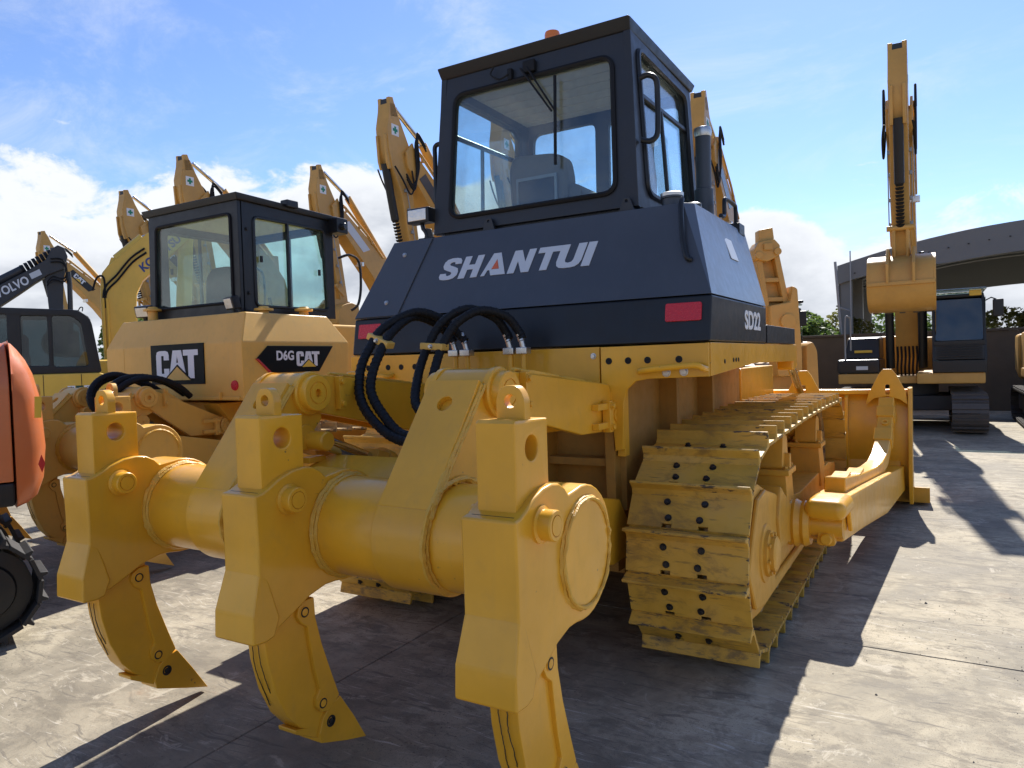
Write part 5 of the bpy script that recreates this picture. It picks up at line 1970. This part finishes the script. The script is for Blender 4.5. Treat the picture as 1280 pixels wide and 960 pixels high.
    for s in (-1, 1):
        b.prism([(-y, z) for y, z in side], 'x', bx + s * .47 - .018, bx + s * .47 + .018, .006, 1)
        b.prism([(-y, z) for y, z in [(bo.x - .12, bo.y + .16), (bo.x + .16, bo.y + .20), (bo.x + .40, bo.y + .22), (bo.x + .70, bo.y - .06), (bo.x + .68, bo.y - .36), (bo.x + .55, bo.y - .36), (bo.x + .1, bo.y - .1)]], 'x', bx + s * .185 - .022, bx + s * .185 + .022, .008, 1)
    b.box(bx - .475, bx + .475, -bo.x - .66, -bo.x - .60, bo.y - .40, bo.y - .34, .006)
    b.cyl((bx - .24, -bo.x, bo.y + .03), (bx + .24, -bo.x, bo.y + .03), .06, n=16)
    bk = b.build("bucket", P_, E_)
    b = MB()
    for k in range(5):
        x = bx - .40 + k * .20
        yy, zz_ = -(bo.x - .10), bo.y - .80
        b.hexa([(x - .045, yy - .03, zz_ - .02), (x + .045, yy - .03, zz_ - .02), (x + .045, yy - .03, zz_ + .03), (x - .045, yy - .03, zz_ + .03)], [(x - .03, yy + .20, zz_ - .01), (x + .03, yy + .20, zz_ - .01), (x + .03, yy + .20, zz_ + .005), (x - .03, yy + .20, zz_ + .005)], .004)
    b.build("bucket_teeth", TRACKS, bk)
    # hoses in front of the boom foot
    b = MB()
    for k in range(6):
        x = bx - .16 + k * .065
        b.tube(catmull([(x, -.42, 1.0), (x, -.55, 1.15), (x + .01, -.50, 1.35), (x, -.42, 1.55)], 4), .018, 6)
    b.build("hydraulic_hose", RUBBER, boom)
    b = MB()
    b.box(.12, .30, -2.0, -1.93, 4.0, 4.11, .01)
    b.box(.04, .14, -1.97, -1.95, 4.02, 4.06, .004)
    b.build("boom_lamp", LENS, boom)
    return E_


main_e = excavator((1.50, 13.22, 0), "tall tan excavator facing the camera beside the awning, arm upright and bucket hanging", panel='dark')
# ------------------------------------------------------------------ copies


def copy_tree(src, label, loc, rz=0.0, group=None):
    r = src.copy()
    COL.objects.link(r)
    r.location = loc
    r.rotation_euler = (0, 0, rz)
    r['label'] = label
    if group:
        r['group'] = group
    for ch in src.children:
        c = ch.copy()
        COL.objects.link(c)
        c.parent = r
        for g_ in ch.children:
            d = g_.copy()
            COL.objects.link(d)
            d.parent = c
            for h_ in g_.children:
                e = h_.copy()
                COL.objects.link(e)
                e.parent = c
    return r


def peak(x, y):
    return (x - .03, y + 3.20, 0)


copy_tree(main_e, "tan excavator partly out of frame, only a track and body corner showing under the awning", (4.62, 13.6, 0))
copy_tree(main_e, "tan excavator whose arm rises just behind the big dozer's intake stack", peak(-1.68, 10.29))
copy_tree(main_e, "tan excavator seen through the big dozer's rear cab window", peak(-5.30, 9.2))
pale_e = excavator(peak(-10.67, 9.66), "tan excavator with a pale panel on its boom, just right of the smaller dozer's cab", panel='pale')
near_e = copy_tree(main_e, "tan excavator with green cross rising between the two dozer cabs", peak(-6.50, 7.28))
copy_tree(pale_e, "tan excavator whose arm peaks directly above the smaller dozer's cab roof", peak(-12.42, 7.35))
cat_e = excavator(peak(-23.6, 9.98), "distant tan excavator with black CAT panel on its boom, behind the charcoal one", panel='cat')
copy_tree(cat_e, "tan excavator whose arm peaks left of the smaller dozer's cab, above the curved yellow boom", peak(-16.37, 8.41))

# ------------------------------------------------------------------ smaller machines at the left, seen across the yard


def base_machine(E_, P_, L=2.6, Wd=2.0, top=1.5, dark=TARP):
    """crawler base and slewing deck in the machine's own frame (x along the body)"""
    for sy in (0, 1):
        path, pitch = loop_path((-L * .45, .33, .27), (L * .45, .33, .27), .17, .01)
        yc = .22 + sy * (Wd - .44)
        b = MB()
        for p, tan in path:
            a = -math.atan2(tan.y, tan.x)
            Mk = Matrix.Translation((p.x, yc, p.y)) @ Matrix.Rotation(a, 4, 'Y')
            b.box(-.078, .078, -.21, .21, -.012, .012, 0, Mk)
            b.box(-.016, .016, -.21, .21, -.035, .035, 0, Mk)
        b.build("crawler_track", TRACKS, E_)
        b = MB()
        b.box(-L * .43, L * .43, yc - .12, yc + .12, .20, .46, .02)
        b.build("track_frame", TRACKS, E_)
    b = MB()
    b.lathe([(0, 0), (.5, 0), (.5, .3), (0, .3)], (0, Wd / 2, .5), (0, Wd / 2, 2), 24)
    b.build("turntable", dark, E_)


def px(u, v, u0_, s_, h0=468.0):
    """size helper: picture spacing to metres for a machine broadside at one distance"""
    return ((u - u0_) * s_, 1.484 + (h0 - v) * s_)


# yellow machine with a rounded black cab
s_ = .01222
u0_ = 64
YX = thing("excavator", "bright yellow excavator with rounded black cab, partly behind the orange machine", "excavator", (-9.664, 2.963, 0), 1.10)
YX.scale = (.85, 1, 1)
base_machine(YX, YEL_BRIGHT, 2.7, 2.0)
b = MB()
b.prism(rounded([(-1.55, .80), (.92, .80), (.98, 1.0), (.95, 1.40), (.80, 1.515), (-1.55, 1.515)], .10, 4), 'y', 0.0, 2.0, .03, 2)
yb_ = b.build("upper_body", YEL_BRIGHT, YX)
b = MB()
b.box(-.128, -.118, -.004, .02, .84, 1.50, .001)
b.box(.46, .47, -.004, .02, .84, 1.50, .001)
b.build("panel_seam", DARK, yb_)
b = MB()
for x in (-.20, .32):
    b.tube(catmull([(x - .035, .08, 1.50), (x - .035, .08, 1.56), (x, .08, 1.585), (x + .035, .08, 1.56), (x + .035, .08, 1.50)], 4), .014, 6)
b.build("lifting_eye", YEL_BRIGHT, yb_)
b = MB()
b.box(-.02, .15, .05, .25, 1.505, 1.60, .02)
b.build("filler_cap", YEL_BRIGHT, yb_)
for k, (x0, ch, m_) in enumerate(((.24, "安", WHITEL), (.37, "", DKGREEN), (.50, "全", WHITEL))):
    Mn = frame((x0, -.003, 1.22), (1, 0, 0), (0, 0, 1))
    b = MB()
    b.plate([(0, 0), (.118, 0), (.118, .10), (0, .10)], [], .004, Mn @ Matrix.Translation((0, 0, .0)), .0005)
    nl = b.build("notice_label", m_, yb_)
    if ch:
        text(ch, "lettering", BLACKP, nl, Mn @ Matrix.Translation((.018, .012, .002)), .078, .082, .002)
cabp = rounded([(-1.6, 1.515), (.80, 1.515), (.66, 2.36), (.46, 2.50), (-1.6, 2.54)], [0, .05, .2, .2, 0], 6)
w7 = rounded([(-.42, 1.64), (-.02, 1.64), (-.02, 2.40), (-.42, 2.40)], .04)
w8 = rounded([(.05, 1.62), (.60, 1.62), (.50, 2.30), (.36, 2.40), (.05, 2.41)], .06)
w9 = rounded([(-1.3, 1.64), (-.62, 1.64), (-.62, 2.42), (-1.3, 2.42)], .04)
Mz_ = Matrix(((1, 0, 0, 0), (0, 0, -1, 0), (0, 1, 0, 0), (0, 0, 0, 1)))
cb = None
for yy in (.06, 1.0):
    b = MB()
    b.plate(cabp, [w7, w8, w9], .07, Matrix.Translation((0, yy, 0)) @ Mz_, .012)
    fr_ = b.build("cab_side_frame", BLACKP, YX)
    for w_ in (w7, w8, w9):
        b = MB()
        b.plate(w_, [], .008, Matrix.Translation((0, yy, 0)) @ Mz_, .001)
        b.build("side_window", GLASSK, fr_)
b = MB()
b.prism([(-1.6, 2.54), (.46, 2.50), (.62, 2.40), (.66, 2.34), (.60, 2.36), (.44, 2.46), (-1.6, 2.49)], 'y', .08, .98, .004)
b.build("cab_roof", BLACKP, YX)
b = MB()
b.tube(catmull([(.47, .1, 2.49), (.50, .1, 2.54), (.54, .1, 2.54), (.53, .1, 2.48)], 4), .010, 6)
b.build("roof_eye", BLACKP, YX)
b = MB()
b.prism(rounded([(-.7, 1.55), (-.35, 1.55), (-.32, 2.1), (-.5, 2.2), (-.72, 2.0)], .05), 'y', .35, .75, .04)
b.build("operator_seat", TARP, YX)

# charcoal boom lettered VOLVO, behind that cab
s_ = .0139
u0_ = 60
VX = thing("excavator", "charcoal excavator boom lettered VOLVO rising over the yellow machine's black cab", "excavator", (-11.299 + .80 * sin(1.10), 3.744 - .80 * cos(1.10), 0), 1.10)
VX.scale = (.85, 1, 1)
base_machine(VX, DARKVOLVO, 2.8, 2.0)
b = MB()
b.box(-2.2, -.3, .1, 1.9, .82, 1.9, .06)
b.build("upper_body", DARKVOLVO, VX)
bp = [px(u, v, u0_, s_) for u, v in [(-70, 425), (-70, 398), (0, 360), (40, 338), (64, 323), (72, 309), (80, 304), (88, 307), (92, 318), (86, 334), (66, 342), (50, 352), (30, 366), (0, 386)]]
b = MB()
b.prism(bp, 'y', .80, 1.10, .015, 2)
vb = b.build("boom", DARKVOLVO, VX)
b = MB()
st_ = [px(u, v, u0_, s_) for u, v in [(62, 335), (66, 330), (84, 322), (88, 330), (85, 352), (82, 400), (80, 440), (70, 440), (66, 400)]]
b.prism(st_, 'y', .86, 1.04, .012, 2)
b.build("stick", DARKVOLVO, VX)
b = MB()
q = [px(u, v, u0_, s_) for u, v in [(-30, 370), (34, 336), (78, 310)]]
b.cyl((q[0][0], .9, q[0][1]), (q[1][0], .9, q[1][1]), .075, n=16)
acy = b.build("arm_cylinder", DARKVOLVO, vb)
b = MB()
for k in range(9):
    t0 = k / 9
    a0 = Vector((q[1][0], .9, q[1][1])).lerp(Vector((q[2][0], .9, q[2][1])), t0)
    a1 = Vector((q[1][0], .9, q[1][1])).lerp(Vector((q[2][0], .9, q[2][1])), t0 + .085)
    b.cyl(a0, a1, .085, .07, n=14, bev=0)
b.build("rod_boot", RUBBER, acy)
b = MB()
q = [px(u, v, u0_, s_) for u, v in [(92, 336), (93, 352), (92, 400), (90, 430)]]
b.tube([(x, .95, z) for x, z in q], .05, 10)
b.build("bucket_cylinder", DARKVOLVO, VX)
b = MB()
for dv in (0, 4):
    q = [px(u, v + dv, u0_, s_) for u, v in [(70, 322), (84, 322), (90, 334), (86, 346), (72, 344), (64, 352)]]
    b.tube(catmull([(x, .77, z) for x, z in q], 5), .014, 6)
b.build("hydraulic_hose", RUBBER, vb)
a_ = math.atan2(16.5, 33)
x_, z_ = px(4, 373, u0_, s_)
Mv = frame((x_, .797, z_), (cos(a_), 0, sin(a_)), (-sin(a_), 0, cos(a_)))
text("VOLVO", "lettering", WHITEL, vb, Mv, .15, .62, .004, 0, .03, 1.05)
x_, z_ = px(46, 348, u0_, s_)
Mv = frame((x_, .797, z_), (cos(a_), 0, sin(a_)), (-sin(a_), 0, cos(a_)))
b = MB()
b.plate([(0, 0), (.20, 0), (.20, .10), (0, .10)], [], .004, Mv, .0005)
b.build("notice_label", SILVERL, vb)

# yellow knee boom lettered KOMATSU behind the smaller dozer
s_ = .01556
u0_ = 170
KX = thing("excavator", "yellow excavator with bent boom lettered KOMATSU behind the smaller dozer's cab", "excavator", (-11.416 + .85 * sin(1.01), 5.414 - .85 * cos(1.01), 0), 1.01)
KX.scale = (.89, 1, 1)
base_machine(KX, YEL_BRIGHT, 3.0, 2.2)
b = MB()
b.box(-.9, 1.9, .1, 2.1, .82, 1.75, .08)
b.build("upper_body", YEL_BRIGHT, KX)
bp = [px(u, v, u0_, s_) for u, v in [(132, 450), (131, 400), (131, 362), (134, 344), (142, 334), (190, 294), (206, 284), (240, 287), (247, 297), (206, 332), (184, 352), (176, 368), (174, 392), (178, 450)]]
b = MB()
b.prism(bp, 'y', .85, 1.25, .02, 2)
kb = b.build("boom", YEL_BRIGHT, KX)
b = MB()
q = [px(u, v, u0_, s_) for u, v in [(152, 326), (186, 298), (232, 280)]]
b.cyl((q[0][0], .98, q[0][1]), (q[1][0], .98, q[1][1]), .10, n=16)
b.prism([px(u, v, u0_, s_) for u, v in [(140, 340), (146, 324), (156, 324), (160, 332)]], 'y', .90, 1.06, .01)
ky = b.build("arm_cylinder", YEL_BRIGHT, kb)
b = MB()
b.cyl((q[1][0], .98, q[1][1]), (q[2][0], .98, q[2][1]), .05, n=14)
b.build("piston_rod", CHROME, ky)
b = MB()
for off in (0, 5):
    q = [px(u + off * .4, v + off, u0_, s_) for u, v in [(134, 382), (137, 362), (152, 346), (170, 325), (188, 312)]]
    b.tube(catmull([(x, .835, z) for x, z in q], 5), .022, 6)
q = [px(u, v, u0_, s_) for u, v in [(122, 366), (128, 350), (136, 350), (137, 372)]]
b.tube(catmull([(x, .835, z) for x, z in q], 5), .022, 6)
b.build("hydraulic_hose", RUBBER, kb)
b = MB()
for u in (134, 139):
    q = [px(u, v, u0_, s_) for v in (375, 440)]
    b.tube([(x, .82, z) for x, z in q], .03, 6)
b.build("hydraulic_pipe", YEL_BRIGHT, kb)
a_ = math.atan2(40, 48)
x_, z_ = px(186, 342, u0_, s_)
Mv = frame((x_, .847, z_), (cos(a_), 0, sin(a_)), (-sin(a_), 0, cos(a_)))
text("KOMATSU", "lettering", BLUEL, kb, Mv, .17, 1.02, .004, 0, .035)
b = MB()
b.prism([px(u, v, u0_, s_) for u, v in [(240, 284), (252, 292), (246, 380), (232, 430), (222, 428), (230, 330), (230, 296)]], 'y', .92, 1.18, .015)
b.build("stick", YEL_BRIGHT, KX)

# ------------------------------------------------------------------ orange machine at the left edge
OX = thing("excavator", "orange red compact excavator cut by the left edge, rounded tail and black crawler", "excavator", (-2.45, -1.05, 0), R(70))
levels = [(.748, .150, .05), (.762, .190, .028), (.80, .232, .012), (.90, .266, .002), (1.08, .282, 0), (1.35, .268, 0), (1.50, .236, .008), (1.58, .205, .025), (1.64, .170, .05), (1.675, .145, .08), (1.690, .125, .12)]
loops = []
n_l = None
for z, xm, ins in levels:
    rr = .20
    pl2 = rounded([(-.30, ins), (xm, ins), (xm, 1.5 - ins), (-.30, 1.5 - ins)], [0, rr, rr, 0], 7)
    loops.append([(x, y, z) for x, y in pl2])
n_l = len(loops[0])
v = [p for lp in loops for p in lp]
f = [tuple(range(n_l))[::-1], tuple(range((len(loops) - 1) * n_l, len(loops) * n_l))]
for j in range(len(loops) - 1):
    f += [(j * n_l + k, j * n_l + (k + 1) % n_l, (j + 1) * n_l + (k + 1) % n_l, (j + 1) * n_l + k) for k in range(n_l)]
# tail from the seam rearwards, panel forwards
tailv = [(max(x, .118), y, z) for x, y, z in v]
b = MB()
b.raw(tailv, f, 0)
tl_ = b.build("counterweight", ORANGE, OX)
b = MB()
b.prism(rounded([(.0, .905), (.0, 1.5), (.10, 1.672), (.55, 1.695), (1.0, 1.695), (1.42, 1.65), (1.5, 1.5), (1.5, .905)], [.01, .12, .12, .1, .1, .1, .1, .01], 5), 'x', -1.35, .106, .018, 3)
b.build("engine_cover", ORANGE, OX)
b = MB()
b.box(-1.4, .115, .02, 1.46, .765, .90, .02)
b.build("deck_skirt", BLACKP, OX)
b = MB()
Mo = frame((.2665, .02, 1.27), (.35, -.0, -.02), (0, 0, 1))
b.plate([(-.02, 0), (.016, 0), (.016, .12), (-.02, .12)], [], .004, frame((.235, .012, 1.25), (1, .35, -.05), (0, 0, 1)), .0005)
b.build("warning_label", YELLOWL, tl_)
b = MB()
b.plate([(0, -.05), (.018, 0), (0, .05), (-.018, 0)], [], .004, frame((.240, .012, .99), (1, .35, 0), (0, 0, 1)), .0005)
b.build("red_mark", REDL, tl_)
for yc in (.17, 1.33):
    path, pitch = loop_path((-1.55, .305, .275), (-.06, .305, .275), .135, .01)
    for p, tan in path:
        pass
    me_b = MB()
    me_b.box(-.063, .063, -.17, .17, -.012, .010, .002, None, 1)
    me_b.prism([(.02, .008), (.05, .008), (.046, .042), (.034, .042)], 'y', -.17, .17, .002, 1)
    shoe_me = finish(me_b.bm, "track_shoe")
    shoe_me.materials.append(TRACKB)
    for p, tan in path:
        nrm = Vector((-tan.y, tan.x))
        yn = Vector((min(max(p.x, -1.55), -.06), .305))
        if (p - yn).dot(nrm) < 0:
            nrm = -nrm
        Mk = Matrix(((tan.x, 0, nrm.x, p.x), (0, 1, 0, yc), (tan.y, 0, nrm.y, p.y), (0, 0, 0, 1)))
        if Mk.to_3x3().determinant() < 0:
            Mk = Matrix(((tan.x, 0, nrm.x, p.x), (0, -1, 0, yc), (tan.y, 0, nrm.y, p.y), (0, 0, 0, 1)))
        o = link("track_shoe", shoe_me, OX)
        o.matrix_local = Mk
    b = MB()
    b.box(-1.5, -.1, yc - .10, yc + .10, .17, .44, .03)
    tf_ = b.build("track_frame", BLACKP, OX)
    b = MB()
    b.lathe([(0, 0), (.06, 0), (.065, .02), (.15, .03), (.16, .05), (.235, .06), (.235, .2), (0, .2)], (-.06, yc - .165, .305), (-.06, yc + 1, .305), 28)
    b.build("idler_wheel", BLACKP, tf_)
b = MB()
b.lathe([(0, 0), (.4, 0), (.4, .3), (0, .3)], (-.8, .75, .48), (-.8, .75, 2), 24)
b.box(-1.3, -.3, .3, 1.2, .25, .55, .03)
b.build("turntable", BLACKP, OX)

# ------------------------------------------------------------------ loader with a ribbed arm, behind the blade
s_ = .0111
u0_ = 985


def gx(u, v):
    return ((u - u0_) * s_, 1.484 + (441.5 - v) * s_)


u0_ = 972
GX = thing("loader", "yellow loader with a ribbed raised arm and small open cab, behind the big dozer's fender", "loader", (.103, 7.538, 0), YAW)
rails = []
for a0, a1 in (((962, 425), (948, 320)), ((989, 420), (969, 316))):
    q0, q1 = gx(*a0), gx(*a1)
    b = MB()
    b.tube([(q0[0], 0, q0[1]), (q1[0], 0, q1[1])], .06, 4, square=(.10, .038))
    rails.append(b.build("arm_rail", YEL_CAT, GX))
arm_ = rails[0]
b = MB()
b.prism([gx(u, v) for u, v in [(960, 425), (948, 325), (969, 318), (991, 425)]], 'y', .03, .07, .004)
b.build("arm_web", YEL_CAT, arm_)
for (ua, va, ub, vb_) in ((954, 350, 974, 348), (957, 374, 980, 371), (960, 402, 987, 399)):
    b = MB()
    q0, q1 = gx(ua, va), gx(ub, vb_)
    b.box(q0[0], q1[0], -.09, .05, q0[1] - .03, q0[1] + .03, .01)
    b.build("arm_rib", YEL_CAT, arm_)
b = MB()
b.prism([gx(u, v) for u, v in [(942, 325), (941, 312), (947, 303), (966, 300), (973, 308), (972, 321), (957, 328)]], 'y', -.15, .15, .02, 2)
b.prism([gx(u, v) for u, v in [(949, 304), (949, 288), (966, 285), (968, 302)]], 'y', -.09, .09, .015, 2)
b.cyl((gx(946, 320)[0], -.18, gx(946, 320)[1]), (gx(946, 320)[0], .18, gx(946, 320)[1]), .05, n=16)
b.cyl((gx(969, 316)[0], -.18, gx(969, 316)[1]), (gx(969, 316)[0], .18, gx(969, 316)[1]), .05, n=16)
b.box(gx(952, 0)[0], gx(962, 0)[0], -.19, -.14, gx(0, 314)[1], gx(0, 306)[1], .006)
b.build("arm_head", YEL_CAT, arm_)
b = MB()
b.prism([gx(u, v) for u, v in [(957, 382), (982, 378), (985, 358), (992, 362), (996, 440), (996, 470), (966, 470), (958, 420)]], 'y', -.2, .1, .03, 2)
b.cyl((gx(978, 402)[0], -.24, gx(978, 402)[1]), (gx(978, 402)[0], .2, gx(978, 402)[1]), .10, n=20)
b.build("arm_base", YEL_CAT, arm_)
b = MB()
b.box(-1.1, .45, .25, 1.9, .55, 1.35, .08)
b.build("body", YEL_CAT, GX)
b = MB()
for x in (.20, .36):
    for y in (.4, 1.5):
        b.box(x, x + .05, y, y + .05, 1.2, 2.20, .008)
b.box(.14, .50, .3, 1.65, 2.20, 2.24, .015)
b.box(.20, .40, .4, .44, 1.30, 1.36, .004)
b.box(.20, .40, .4, .44, 1.95, 2.10, .004)
b.build("cab_frame", BLACKP, GX)
b = MB()
b.box(.24, .37, .41, .42, 1.36, 2.18, .001)
b.build("cab_window", GLASSK, GX)
b = MB()
b.prism(rounded([gx(u, v) for u, v in [(1008, 500), (1008, 432), (1016, 427), (1022, 438), (1024, 500)]], .06, 4), 'y', .0, .9, .03, 2)
b.build("fender", YEL_CAT, GX)
for x in (-.7, .35):
    for y in (.2, 1.75):
        b = MB()
        b.lathe([(0, 0), (.30, 0), (.44, .03), (.48, .08), (.48, .22), (.44, .27), (.30, .30), (0, .30)], (x, y - .15, .48), (x, y + 2, .48), 28)
        b.build("wheel", RUBBER, GX)

# ------------------------------------------------------------------ yard wall, awning, poles, plants, far building
Y0 = 17.2
b = MB()
b.box(-40, 12, Y0, Y0 + .22, 0, 1.86, .01)
wl_ = b.build("yard_wall", WALLM)
tag(wl_, "dark weathered yard wall behind the parked machines", "wall")
wl_.name = "wall"
b = MB()
b.box(-40, 12, Y0 - .03, Y0 + .25, 1.865, 1.93, .01)
b.build("coping", WALLM, wl_)
for k in range(12):
    b = MB()
    b.box(-39 + k * 4.4, -38.7 + k * 4.4, Y0 - .08, Y0 - .003, 0, 1.86, .008)
    b.build("pier", WALLM, wl_)

SH = thing("awning", "large grey fabric awning with curved roof at the right", "awning", (0, 19, 0))


def roofz(x):
    t = (x + .32) / 10.6
    return 3.86 + 4 * .78 * t * (1 - t)


prof_t = [(-.32 + 10.6 * k / 24, roofz(-.32 + 10.6 * k / 24)) for k in range(25)]
prof_b = [(x, z - .03) for x, z in prof_t][::-1]
b = MB()
b.prism(prof_t + prof_b, 'y', 0.05, 7.5, .002, 1)
b.build("roof_sheet", FABRIC, SH)
b = MB()
b.prism([(x, z + .015) for x, z in prof_t] + [(x, z - .50 - .24 * min(1, max(0, (x - .4) / 2.0))) for x, z in prof_t][::-1], 'y', 0.0, .04, .002, 1)
b.build("valance", FABRIC, SH)
b = MB()
b.prism(prof_t + [(x, z - 1.05) for x, z in prof_t][::-1], 'y', 7.5, 7.54, .002, 1)
b.build("valance", FABRIC, SH)
for x in (-.30, 10.1):
    b = MB()
    b.box(x, x + .02, .06, 7.4, 2.1, 3.84, .002)
    b.build("side_sheet", FABRIC, SH)
    for y in (.1, 3.7, 7.3):
        b = MB()
        b.box(x + .03, x + .33, y, y + .30, 0, 3.80, .02)
        b.build("post", FABRIC if y == .1 else GALV, SH)
for k in range(7):
    b = MB()
    y = .6 + k * 1.1
    b.tube([(x, y, z - .12) for x, z in prof_t], .035, 6)
    b.build("roof_rib", GALV, SH)
b = MB()
for k in range(1, 24):
    x, z = prof_t[k]
    b.box(x - .02, x + .02, -.02, .0, z - .36, z - .33, .002)
b.build("lashing_eyelet", BOLTD, SH)

b = MB()
b.tube([(-.12, 18.6, 0), (-.20, 18.6, 1.9), (-.33, 18.6, 3.95)], .035, 8)
pole = b.build("leaning_pole", GALV)
tag(pole, "thin grey pole leaning beside the awning's left leg", "pole")
b = MB()
b.tube([(-.32, 18.6, 2.75), (-.2, 18.62, 2.68), (.0, 18.7, 2.6)], .022, 6)
b.build("pole_brace", GALV, pole)
b = MB()
b.tube([(.02, 18.9, 1.9), (.02, 18.9, 4.25)], .018, 6)
po = b.build("thin_post", GALV)
tag(po, "short thin post standing against the awning's front left corner", "post")


def leaves(name, blobs, n, size, m, parent, seed):
    rnd = random.Random(seed)
    bm = bmesh.new()
    tot = sum(r[0] * r[1] * r[2] for _, r in blobs)
    for c, r in blobs:
        for k in range(int(n * r[0] * r[1] * r[2] / tot)):
            while True:
                p = Vector((rnd.uniform(-1, 1), rnd.uniform(-1, 1), rnd.uniform(-1, 1)))
                if .25 < p.length < 1:
                    break
            p = p * (p.length ** -0.35)
            q_ = Vector((c[0] + p.x * r[0], c[1] + p.y * r[1], c[2] + p.z * r[2]))
            a = Vector((rnd.gauss(0, 1), rnd.gauss(0, 1), rnd.gauss(0, .6))).normalized()
            h = a.cross(Vector((rnd.gauss(0, 1), rnd.gauss(0, 1), rnd.gauss(0, 1)))).normalized()
            s = size * rnd.uniform(.6, 1.4)
            vs = [bm.verts.new(q_ + a * s), bm.verts.new(q_ + h * s * .45), bm.verts.new(q_ - a * s), bm.verts.new(q_ - h * s * .45)]
            bm.faces.new(vs)
    me = bpy.data.meshes.new(name)
    bm.to_mesh(me)
    bm.free()
    me.materials.append(m)
    return link(name, me, parent)


def shrub(loc, label, blobs, n, size, m, seed, cat="bush", name="bush"):
    T = thing(name, label, cat, loc, 0)
    b = MB()
    rnd = random.Random(seed)
    for c, r in blobs:
        b.tube(catmull([(c[0] * .3, c[1] * .3, 0), (c[0] * .6 + rnd.uniform(-.1, .1), c[1] * .6, c[2] * .55), (c[0], c[1], c[2] + r[2] * .4)], 5), [.06 - .045 * k / 10 for k in range(11)], 6)
    b.build("trunk", BARK, T)
    leaves("crown", blobs, n, size, m, T, seed)
    return T


shrub((-1.0, 18.4, 0), "dense green climbing bush spilling over the wall left of the awning", [((-.7, 0, 2.0), (.8, .5, .55)), ((.1, -.3, 1.95), (.6, .5, .45)), ((-.2, .2, 2.3), (.55, .4, .35)), ((.55, -.6, 1.75), (.45, .4, .3)), ((-1.5, 0, 1.9), (.7, .4, .45))], 5200, .075, LEAF, 1)
shrub((-.1, 21.5, 0), "wispy olive bush beyond the wall by the leaning pole", [((-.4, 0, 2.1), (.5, .5, .75)), ((.15, 0, 1.9), (.45, .4, .6))], 1500, .07, LEAF2, 2)
shrub((1.2, 28, 0), "green bushes seen under the awning beside the hanging bucket", [((-.6, 0, 2.2), (1.0, .7, .9)), ((.6, 0, 2.0), (1.0, .7, .8)), ((1.8, 0, 2.0), (.9, .7, .7))], 2600, .10, LEAF, 3)
shrub((4.9, 24, 0), "loose green bushes beyond the wall at the right edge", [((-1.0, 0, 1.9), (.9, .6, .85)), ((.1, 0, 2.1), (.8, .6, .8)), ((1.2, 0, 2.2), (.9, .6, .8))], 3600, .09, LEAF2, 4)
shrub((-15.2, 7.6, 0), "small green bush between the rounded black cab and the bent yellow boom", [((0, 0, 2.2), (.7, .6, .8)), ((.5, 0, 1.7), (.6, .5, .7))], 1600, .09, LEAF, 5)

FB = thing("building", "small white building with dull red roof, just right of the smaller dozer's cab", "building", (-16.5, 30.5, 0), YAW)
b = MB()
b.box(-2.5, 2.5, 0, 5, 0, 5.2, .02)
w_ = b.build("wall", WHITEL, FB)
b = MB()
b.prism([(-2.8, 5.21), (2.8, 5.21), (2.6, 5.9), (-2.6, 5.9)], 'y', -.2, 5.2, .03)
b.build("roof", plain("dull_red_roof", (.22, .06, .05), .7), FB)
for k in range(3):
    b = MB()
    b.box(-1.9 + k * 1.5, -1.1 + k * 1.5, -.05, -.002, 3.2, 4.3, .01)
    b.build("window", GLASSK, w_)
